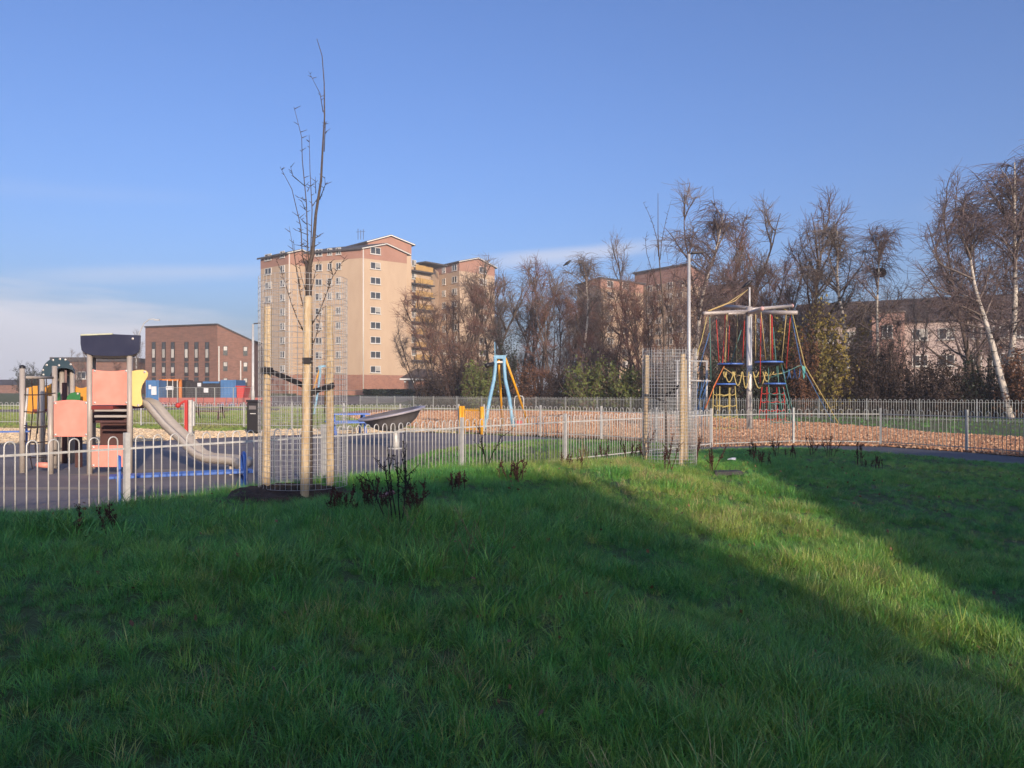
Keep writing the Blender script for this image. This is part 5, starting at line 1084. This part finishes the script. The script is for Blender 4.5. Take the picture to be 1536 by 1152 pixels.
# ------------------------------------------------------------------ dead weeds and litter on the lawn
M_dock = mat('dead_dock_stalk', (0.075, 0.028, 0.02), (0.045, 0.02, 0.016), 8, 0.9); M_deadblack = mat('blackened_stalk', (0.022, 0.016, 0.014), None, 8, 0.9); M_straw = mat('straw_stalk', (0.30, 0.21, 0.11), (0.22, 0.15, 0.08), 8, 0.8)
def weed(label, px, py, d, h, n, m, spread=0.12, seeds=30, seed=0, thin=1.0):
    x, y = XY(px, d); z = lz(x, y); t = thing('dead_weed', label, 'weed', (x, y, z), 'dead weed stalks in the grass'); r = np.random.default_rng(seed + int(px))
    p0 = np.stack([r.normal(0, spread * 0.35, n), r.normal(0, spread * 0.35, n), np.full(n, -0.03)], -1); D = np.stack([r.normal(0, 0.18 / thin, n), r.normal(0, 0.18 / thin, n), np.ones(n)], -1)
    B = grow(p0, D, h * r.uniform(0.55, 1.05, n), 8, 0.1, 0.05, r); V1 = strands(B, np.full(n, 0.006 * thin), np.full(n, 0.0025 * thin), 5)
    p, tg, u_ = pick(B, 5 if thin == 1 else 1, 0.35, 0.95, r); k_ = len(p); B2 = grow(p, tg + r.normal(0, 0.45, (k_, 3)), h * r.uniform(0.12, 0.3, k_), 4, 0.35, 0.08, r); V2 = strands(B2, np.full(k_, 0.003 * thin), np.full(k_, 0.0018 * thin), 4)
    c = link('stalks', fastmesh('stalks', *merge([V1, V2]), m, True)); c.parent = t
    if seeds:
        s1, _, _ = pick(B2, seeds // 4 + 1, 0.1, 1.0, r); s2, _, _ = pick(B, seeds, 0.5, 1.0, r); sp = np.concatenate([s1, s2]); sp = sp + r.normal(0, 0.006, sp.shape)
        c = link('seed_heads', fastmesh('seed_heads', *leaves(sp, 0.009, r), m)); c.parent = t
    return t
weed('tallest blackened weed stalks in the middle foreground', 603, 812, 5.6, 0.62, 7, M_deadblack, 0.2, 26)
weed('dark red brown weed clump left of the blackened stalks', 508, 800, 5.9, 0.26, 8, M_dock, 0.16, 40)
weed('slender dark weed in front of the near fence post', 731, 728, 9.2, 0.66, 3, M_deadblack, 0.05, 30)
for px, py, d, h, lb in ((872, 705, 13.5, 0.5, 'pinkish dry weed standing left of the right hand cage'), (946, 700, 12.6, 0.42, 'reddish dock left of the left stake of the right cage'), (963, 703, 11.8, 0.62, 'dark red dock against the left stake of the right cage'), (1000, 716, 10.6, 0.48, 'red dock in front of the right hand cage'), (1046, 703, 12.2, 0.5, 'thin dead weed at the right side of the right cage'), (1067, 712, 11.0, 0.45, 'thick dark red dock right of the right cage'),
    (1128, 690, 14.0, 0.34, 'dead weed clump beyond the white litter'), (1162, 684, 15.5, 0.42, 'left one of the dark weeds before the footpath'), (1218, 680, 16.5, 0.5, 'dark weed in front of the footpath below the yellow bush'), (1246, 682, 16.2, 0.45, 'short dark weed next to the tall dark dock'), (1287, 697, 14.2, 0.44, 'bushy dark dock in front of the footpath at right')):
    weed(lb, px, py, d, h, 5, M_dock if 'pinkish' not in lb else M_straw, 0.10, 44)
for px, d, h, n_, lb in ((560, 6.1, 0.3, 9, 'brown weed tangle just left of the blackened stalks'), (625, 5.9, 0.34, 8, 'brown weed tangle just right of the blackened stalks'), (770, 8.2, 0.26, 9, 'low reddish weed clump below the slender dark weed'), (690, 7.4, 0.24, 8, 'low brown weed clump between the blackened stalks and the slender weed'), (905, 12.9, 0.4, 5, 'thin reddish weed halfway between the pinkish dry weed and the right cage'), (1140, 12.4, 0.3, 8, 'low red brown weed patch right of the white litter'), (1190, 15.2, 0.34, 6, 'short reddish weed between the two dark weeds before the footpath'), (1310, 13.8, 0.28, 7, 'low brown weed beside the bushy dark dock'), (150, 5.1, 0.2, 7, 'low dark weed on the grass crest at far left below the play tower'), (860, 10.4, 0.22, 8, 'low rusty weed clump on the sunlit rise')):
    weed(lb, px, 0, d, h, n_, M_dock, 0.22, 30)
weed('straw coloured grass stalks in the middle foreground tussock', 705, 860, 5.0, 0.42, 12, M_straw, 0.55, 0, 0, 0.4)
weed('bent dry stalks lying right of the blackened weed', 640, 815, 5.4, 0.3, 9, M_straw, 0.4, 0, 4, 0.4)
def litter(name, label, px, d, pts, m, th, cat):
    x, y = XY(px, d); z = lz(x, y) + 0.07; o = MB().prism([(x + a, y + b, z + c) for a, b, c in pts], (0, 0.01, th)).build(name, m); tag(o, label, cat)
litter('crumpled_litter', 'small white litter lying right of the right hand cage', 1098, 12.6, [(-0.07, 0, 0), (-0.02, -0.05, 0.01), (0.05, -0.03, 0.0), (0.07, 0.03, 0.02), (0.02, 0.05, 0.02)], M_paper, 0.012, 'litter')
litter('pink_litter', 'faded pink scrap beside the blackened weed stalks', 579, 6.3, [(-0.06, 0, 0.02), (0.0, -0.05, 0.03), (0.07, -0.02, 0.05), (0.04, 0.06, 0.06)], mat('faded_pink_plastic', (0.35, 0.16, 0.15), None, 6, 0.7), 0.02, 'litter')
litter('drain_slab', 'dark flat slab half buried beside the thick dark red dock', 1092, 10.9, [(-0.2, -0.1, -0.06), (0.18, -0.08, -0.05), (0.16, 0.1, -0.05), (-0.18, 0.09, -0.05)], mat('dark_slab_concrete', (0.06, 0.055, 0.055), None, 6, 0.9), 0.05, 'slab')

# ------------------------------------------------------------------ grass: instanced tufts
def grass_mat():
    m = bpy.data.materials.new('grass_blades'); m.use_nodes = True; N = m.node_tree.nodes; L = m.node_tree.links; b = N['Principled BSDF']
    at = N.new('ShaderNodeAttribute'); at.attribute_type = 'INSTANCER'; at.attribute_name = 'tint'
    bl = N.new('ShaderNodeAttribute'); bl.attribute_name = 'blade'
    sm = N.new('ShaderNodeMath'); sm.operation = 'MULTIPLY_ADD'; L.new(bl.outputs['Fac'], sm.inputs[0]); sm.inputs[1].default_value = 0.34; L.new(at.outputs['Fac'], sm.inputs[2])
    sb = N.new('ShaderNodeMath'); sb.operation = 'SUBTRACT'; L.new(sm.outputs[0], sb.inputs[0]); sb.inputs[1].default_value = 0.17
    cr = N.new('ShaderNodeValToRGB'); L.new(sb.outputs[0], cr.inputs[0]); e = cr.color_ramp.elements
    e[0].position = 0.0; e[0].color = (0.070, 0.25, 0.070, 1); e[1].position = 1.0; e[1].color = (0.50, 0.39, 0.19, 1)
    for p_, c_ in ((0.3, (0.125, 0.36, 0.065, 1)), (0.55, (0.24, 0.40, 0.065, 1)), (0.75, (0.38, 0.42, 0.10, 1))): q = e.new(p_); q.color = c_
    oi = N.new('ShaderNodeObjectInfo'); vr = N.new('ShaderNodeMapRange'); L.new(oi.outputs['Random'], vr.inputs[0]); vr.inputs[3].default_value = 0.55; vr.inputs[4].default_value = 1.4
    hs = N.new('ShaderNodeHueSaturation'); L.new(cr.outputs[0], hs.inputs['Color']); L.new(vr.outputs[0], hs.inputs['Value'])
    L.new(hs.outputs[0], b.inputs['Base Color']); b.inputs['Roughness'].default_value = 0.42; b.inputs['Specular IOR Level'].default_value = 0.6
    tr = N.new('ShaderNodeBsdfTranslucent'); L.new(hs.outputs[0], tr.inputs[0]); mx = N.new('ShaderNodeMixShader'); mx.inputs[0].default_value = 0.28
    L.new(b.outputs[0], mx.inputs[1]); L.new(tr.outputs[0], mx.inputs[2]); L.new(mx.outputs[0], N['Material Output'].inputs[0])
    return m
M_grass = grass_mat()
tufts = bpy.data.collections.new('grass_tufts')
NT = 12
for i in range(NT):
    r = np.random.default_rng(500 + i); nb = 34 if i < 9 else 16
    a = r.uniform(0, 6.28, nb); rad = 0.42 * np.sqrt(r.uniform(0, 1, nb)); hgt = r.uniform(0.45, 1.05, nb) if i < 9 else r.uniform(0.8, 1.6, nb)
    la = a + r.normal(0, 0.9, nb); lean = np.abs(r.normal(0.75, 0.4, nb)) * hgt; ts = np.array([0, 0.35, 0.7, 1.0])
    c = np.stack([np.cos(a) * rad, np.sin(a) * rad, np.full(nb, -0.12)], -1)
    dirh = np.stack([np.cos(la), np.sin(la), np.zeros(nb)], -1); side = np.stack([-np.sin(la), np.cos(la), np.zeros(nb)], -1)
    tw = r.uniform(-0.8, 0.8, nb)[:, None]; side = norm(side * np.cos(tw) + dirh * np.sin(tw))
    wd = 0.0135 * r.uniform(0.7, 1.3, nb) * (0.7 if i >= 9 else 1)
    rows = []
    for t_, wf in zip(ts, (1.0, 0.95, 0.62, 0.08)):
        ctr = c + dirh * (lean * t_ ** 1.9)[:, None] + np.array([0, 0, 1.0]) * (hgt * (t_ - 0.22 * t_ ** 3 * np.minimum(lean / hgt, 1.5)))[:, None]
        rows.append(np.stack([ctr - side * (wd * wf)[:, None], ctr + side * (wd * wf)[:, None]], 1))
    V = np.stack(rows, 1).reshape(-1, 3); ix = np.arange(nb * 8).reshape(nb, 4, 2)
    Q_ = np.stack([ix[:, :-1, 0], ix[:, :-1, 1], ix[:, 1:, 1], ix[:, 1:, 0]], -1).reshape(-1, 4)
    me = fastmesh('tuft', V, Q_, M_grass, True); at = me.attributes.new('blade', 'FLOAT', 'POINT'); at.data.foreach_set('value', np.repeat(r.uniform(0, 1, nb), 8).astype(np.float32))
    tufts.objects.link(bpy.data.objects.new('grass_tuft_%02d' % i, me))
def scatter(n, x0, x1, y0, y1, r): return r.uniform(x0, x1, n), r.uniform(y0, y1, n)
r = np.random.default_rng(99); X, Y = [], []
for y0, y1, dens in ((0.9, 3, 470), (3, 5.5, 430), (5.5, 8.5, 330), (8.5, 13, 210), (13, 22, 110)):
    w0, w1 = -0.80 * y1 - 0.6, 0.80 * y1 + 0.6; n = int((w1 - w0) * (y1 - y0) * dens); x, y = scatter(n, w0, w1, y0, y1, r)
    k = on_lawn(x, y) & (np.abs(x) < 0.80 * y + 0.7); X.append(x[k]); Y.append(y[k])
X = np.concatenate(X); Y = np.concatenate(Y); Z = lawn_z(X, Y); s_, t_ = lawn_st(X, Y)
n4, n5, n6 = VNoise(21, 0.42), VNoise(22, 1.3), VNoise(23, 2.6)
mown = sstep(X, 3.2, 5.5) * (1 - 0.3 * sstep(s_, 0, 1))
size = (0.098 + 0.045 * n4(X, Y) + 0.025 * n5(X, Y)) * (1 - 0.45 * mown) * r.uniform(0.75, 1.25, len(X))
size *= 1 - 0.25 * (1 - sstep(s_, 0.3, 2.5))
straw = np.maximum(np.exp(-(((X - 1.4) / 2.0) ** 2 + ((Y - 10.6) / 2.6) ** 2)), 0.6 * np.exp(-(((X - 2.3) / 1.5) ** 2 + ((Y - 6.5) / 4.0) ** 2))); straw = np.maximum(straw, 0.55 * (1 - sstep(s_, 0.1, 0.9)))  # dry straw by cage and fence; sunlit strip's brighter yellow is painted in too
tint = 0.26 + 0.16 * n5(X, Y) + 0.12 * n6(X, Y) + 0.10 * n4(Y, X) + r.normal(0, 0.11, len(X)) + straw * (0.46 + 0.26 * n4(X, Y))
tint += np.where(r.random(len(X)) < 0.035 + 0.09 * np.clip(n6(X, Y), 0, 1), 0.45, 0)
idx_ = np.where(r.random(len(X)) < 0.035 + 0.09 * straw, r.integers(9, NT, len(X)), r.integers(0, 9, len(X)))
soilc = ((X - (c0.x - 0.12)) / 0.45) ** 2 + ((Y - c0.y + 0.05) / 0.26) ** 2 < r.uniform(0.7, 1.4, len(X))
keep = ~soilc & (r.random(len(X)) < 0.97)
dirf = 0.9 * n6(X, Y) * 3.0 + 0.6; tilt = 0.32 + 0.25 * n5(X + 7, Y)
# tussocks
tx, ty = [], []
for px, d, k in ((705, 5.0, 26), (330, 5.4, 18), (200, 6.3, 18), (600, 4.6, 14), (820, 4.2, 12), (90, 5.0, 16), (930, 9.4, 20), (1010, 8.8, 20), (420, 4.3, 14), (1240, 3.6, 8), (640, 9.0, 16), (1150, 9.5, 12), (560, 7.6, 14)):
    cx, cy = XY(px, d); tx.append(cx + r.normal(0, 0.16, k)); ty.append(cy + r.normal(0, 0.16, k))
tx = np.concatenate(tx); ty = np.concatenate(ty); nk = len(tx)
PX = np.concatenate([X[keep], tx]); PY = np.concatenate([Y[keep], ty]); PZ = lawn_z(PX, PY)
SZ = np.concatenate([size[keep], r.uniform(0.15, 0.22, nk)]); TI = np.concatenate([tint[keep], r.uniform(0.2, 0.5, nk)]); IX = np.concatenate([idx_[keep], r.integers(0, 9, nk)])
DF = np.concatenate([dirf[keep], r.uniform(0, 6.28, nk)]); TL_ = np.concatenate([tilt[keep], r.uniform(0.1, 0.4, nk)])
# short grass on the lawn strip inside the fence
x, y = scatter(7000, -2.4, 5.4, 12.2, 26, r); bx2 = np.array([(*p,) for p in ([GP(585, 712), GP(612, 690), GP(650, 676), GP(700, 668), GP(800, 660), GP(900, 661), GP(985, 664), (4.6, 21.4), (3.35, 19.45), (1.2, 16.95), (-0.85, 14.35), (-2.2, 12.3)])])
ins = np.zeros(len(x), bool); j = len(bx2) - 1
for i in range(len(bx2)):
    xi, yi = bx2[i]; xj, yj = bx2[j]; ins ^= ((yi > y) != (yj > y)) & (x < (xj - xi) * (y - yi) / (yj - yi + 1e-12) + xi); j = i
x, y = x[ins], y[ins]; m_ = len(x)
PX = np.concatenate([PX, x]); PY = np.concatenate([PY, y]); PZ = np.concatenate([PZ, np.zeros(m_)]); SZ = np.concatenate([SZ, r.uniform(0.06, 0.11, m_)]); TI = np.concatenate([TI, 0.45 + 0.2 * n5(x, y)]); IX = np.concatenate([IX, r.integers(0, 9, m_)]); DF = np.concatenate([DF, r.uniform(0, 6.28, m_)]); TL_ = np.concatenate([TL_, np.full(m_, 0.2)])
def poly_mask(x, y, poly):
    ins = np.zeros(len(x), bool); j = len(poly) - 1
    for i in range(len(poly)):
        xi, yi = poly[i]; xj, yj = poly[j]; ins ^= ((yi > y) != (yj > y)) & (x < (xj - xi) * (y - yi) / (yj - yi + 1e-12) + xi); j = i
    return ins
def poly_of(nm_): return [(v.co.x, v.co.y) for v in bpy.data.objects[nm_].data.vertices]
CHIPS = poly_of('bark_chippings')
x, y = scatter(120000, -60, 36, 28, 84, r); k = (np.abs(x) < 0.75 * y) & ~poly_mask(x, y, CHIPS) & ~poly_mask(x, y, poly_of('playground_surface')) & ~poly_mask(x, y, poly_of('sand_strip')) & ~poly_mask(x, y, poly_of('park_path')) & ~poly_mask(x, y, poly_of('building_site_ground')) & ((x < 6) | (r.random(len(x)) < 0.12))
x, y = x[k], y[k]; m_ = len(x)
PX = np.concatenate([PX, x]); PY = np.concatenate([PY, y]); PZ = np.concatenate([PZ, np.full(m_, -0.03) + np.where(y > 80, (y - 80) * 1.3 / 45, 0)]); SZ = np.concatenate([SZ, r.uniform(0.10, 0.17, m_)]); TI = np.concatenate([TI, np.where(x > 6, 0.30, 0.72) + 0.15 * n6(x, y) + r.normal(0, 0.06, m_)]); IX = np.concatenate([IX, r.integers(0, 9, m_)]); DF = np.concatenate([DF, r.uniform(0, 6.28, m_)]); TL_ = np.concatenate([TL_, np.full(m_, 0.25)])  # right-hand field: shade put into the colour as a darker tuft tint
N_ = len(PX); spin = r.uniform(0, 6.28, N_)
# rotation: spin about Z, then lean towards the local combed direction
rot = np.stack([-TL_ * np.sin(DF), TL_ * np.cos(DF), spin], -1)
me = bpy.data.meshes.new('grass'); me.vertices.add(N_); me.vertices.foreach_set('co', np.stack([PX, PY, PZ], -1).astype(np.float32).ravel())
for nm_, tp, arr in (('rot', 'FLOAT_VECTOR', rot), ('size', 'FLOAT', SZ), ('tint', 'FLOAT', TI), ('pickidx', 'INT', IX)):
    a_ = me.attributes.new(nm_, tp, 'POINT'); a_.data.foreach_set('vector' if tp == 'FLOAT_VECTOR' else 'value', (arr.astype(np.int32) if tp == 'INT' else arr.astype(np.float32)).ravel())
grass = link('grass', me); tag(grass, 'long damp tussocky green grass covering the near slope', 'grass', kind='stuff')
ng = bpy.data.node_groups.new('grass_scatter', 'GeometryNodeTree'); ng.interface.new_socket('Geometry', in_out='INPUT', socket_type='NodeSocketGeometry'); ng.interface.new_socket('Geometry', in_out='OUTPUT', socket_type='NodeSocketGeometry')
gi = ng.nodes.new('NodeGroupInput'); go = ng.nodes.new('NodeGroupOutput'); ip = ng.nodes.new('GeometryNodeInstanceOnPoints'); ci = ng.nodes.new('GeometryNodeCollectionInfo')
ci.inputs['Collection'].default_value = tufts; ci.inputs['Separate Children'].default_value = True; ci.inputs['Reset Children'].default_value = True
def named(nm_, tp):
    q = ng.nodes.new('GeometryNodeInputNamedAttribute'); q.data_type = tp; q.inputs[0].default_value = nm_; return q.outputs[0]
mp = ng.nodes.new('GeometryNodeMeshToPoints'); ng.links.new(gi.outputs[0], mp.inputs[0])
ng.links.new(mp.outputs[0], ip.inputs['Points']); ng.links.new(ci.outputs[0], ip.inputs['Instance']); ip.inputs['Pick Instance'].default_value = True
ng.links.new(named('pickidx', 'INT'), ip.inputs['Instance Index']); er = ng.nodes.new('FunctionNodeEulerToRotation'); ng.links.new(named('rot', 'FLOAT_VECTOR'), er.inputs[0]); ng.links.new(er.outputs[0], ip.inputs['Rotation']); ng.links.new(named('size', 'FLOAT'), ip.inputs['Scale'])
ng.links.new(ip.outputs[0], go.inputs[0]); gm = grass.modifiers.new('scatter', 'NODES'); gm.node_group = ng

x, y = scatter(1500, -8, 12, 2, 18, r); k = on_lawn(x, y) & (np.abs(x) < 0.8 * y); x, y = x[k], y[k]
fl_ = np.stack([x, y, lawn_z(x, y) + r.uniform(0.03, 0.1, len(x))], -1); o = link('fallen_leaves', fastmesh('fallen_leaves', *leaves(fl_, 0.018, r), mat('fallen_leaf', (0.22, 0.12, 0.05), (0.12, 0.06, 0.03), 0.8, 0.7, world=True))); tag(o, 'scattered brown fallen leaves caught in the grass', 'leaves', kind='stuff')
# loose bark pieces
chipcol = bpy.data.collections.new('bark_pieces')
for i in range(5):
    rr_ = random.Random(i); me = MB().box((0, 0, 0), (1.0, rr_.uniform(0.35, 0.6), rr_.uniform(0.15, 0.35))).mesh('bark_piece', mat('bark_piece_%d' % i, [(0.50, 0.27, 0.15), (0.42, 0.21, 0.11), (0.56, 0.35, 0.21), (0.34, 0.16, 0.085), (0.47, 0.24, 0.125)][i], None, 3, 0.9, rand=0.2)); chipcol.objects.link(bpy.data.objects.new('bark_piece_%d' % i, me))
x1, y1 = scatter(90000, 0, 26, 15, 34, r); x2, y2 = scatter(60000, -10, 26, 30, 62, r); x = np.concatenate([x1, x2]); y = np.concatenate([y1, y2]); k = poly_mask(x, y, CHIPS) & (np.abs(x) < 0.78 * y); x, y = x[k], y[k]; n = len(x)
me = bpy.data.meshes.new('bark_pieces'); me.vertices.add(n); me.vertices.foreach_set('co', np.stack([x, y, np.full(n, 0.012)], -1).astype(np.float32).ravel())
for nm_, tp, arr in (('rot', 'FLOAT_VECTOR', r.uniform(-1, 1, (n, 3)) * np.array([0.8, 0.8, 3.14])), ('size', 'FLOAT', r.uniform(0.05, 0.12, n) * (1 + (y - 20) / 45)), ('pickidx', 'INT', r.integers(0, 5, n))):
    a_ = me.attributes.new(nm_, tp, 'POINT'); a_.data.foreach_set('vector' if tp == 'FLOAT_VECTOR' else 'value', (arr.astype(np.int32) if tp == 'INT' else arr.astype(np.float32)).ravel())
o = link('bark_pieces', me); tag(o, 'loose red brown bark pieces covering the ground under the climbing frame', 'bark chips', kind='stuff')
ng2 = ng.copy(); [setattr(q.inputs['Collection'], 'default_value', chipcol) for q in ng2.nodes if q.bl_idname == 'GeometryNodeCollectionInfo']; gm2 = o.modifiers.new('scatter', 'NODES'); gm2.node_group = ng2

sandcol = bpy.data.collections.new('sand_clods')
for i in range(3):
    rr_ = random.Random(40 + i); me = MB().box((0, 0, 0), (1.0, rr_.uniform(0.5, 0.8), rr_.uniform(0.4, 0.7))).mesh('sand_clod', mat('sand_clod_%d' % i, [(0.66, 0.50, 0.32), (0.56, 0.42, 0.27), (0.70, 0.56, 0.38)][i], None, 3, 0.95, rand=0.15)); sandcol.objects.link(bpy.data.objects.new('sand_clod_%d' % i, me))
x, y = scatter(60000, -30, 0, 20, 36, r); k = poly_mask(x, y, poly_of('sand_strip')); x, y = x[k], y[k]; n = len(x)
me = bpy.data.meshes.new('sand_clods'); me.vertices.add(n); me.vertices.foreach_set('co', np.stack([x, y, np.full(n, 0.012)], -1).astype(np.float32).ravel())
for nm_, tp, arr in (('rot', 'FLOAT_VECTOR', r.uniform(-1, 1, (n, 3)) * np.array([0.5, 0.5, 3.14])), ('size', 'FLOAT', r.uniform(0.04, 0.11, n)), ('pickidx', 'INT', r.integers(0, 3, n))):
    a_ = me.attributes.new(nm_, tp, 'POINT'); a_.data.foreach_set('vector' if tp == 'FLOAT_VECTOR' else 'value', (arr.astype(np.int32) if tp == 'INT' else arr.astype(np.float32)).ravel())
o = link('sand_clods', me); tag(o, 'pale loose sandy chippings along the back edge of the play area', 'sand', kind='stuff')
ng3 = ng.copy(); [setattr(q.inputs['Collection'], 'default_value', sandcol) for q in ng3.nodes if q.bl_idname == 'GeometryNodeCollectionInfo']; o.modifiers.new('scatter', 'NODES').node_group = ng3
# ------------------------------------------------------------------ morning haze
hz_m = bpy.data.materials.new('haze'); hz_m.use_nodes = True; hn = hz_m.node_tree.nodes; hn.clear(); ho = hn.new('ShaderNodeOutputMaterial'); hv = hn.new('ShaderNodeVolumePrincipled')
hv.inputs['Color'].default_value = (0.93, 0.95, 1.0, 1); hv.inputs['Density'].default_value = 0.0007; hv.inputs['Anisotropy'].default_value = 0.0; hz_m.node_tree.links.new(hv.outputs[0], ho.inputs['Volume'])
hb = MB().box((0, 310, 19.5), (1010, 790, 42)).build('haze', hz_m); tag(hb, 'thin pale morning haze over the whole park', 'haze', kind='stuff')
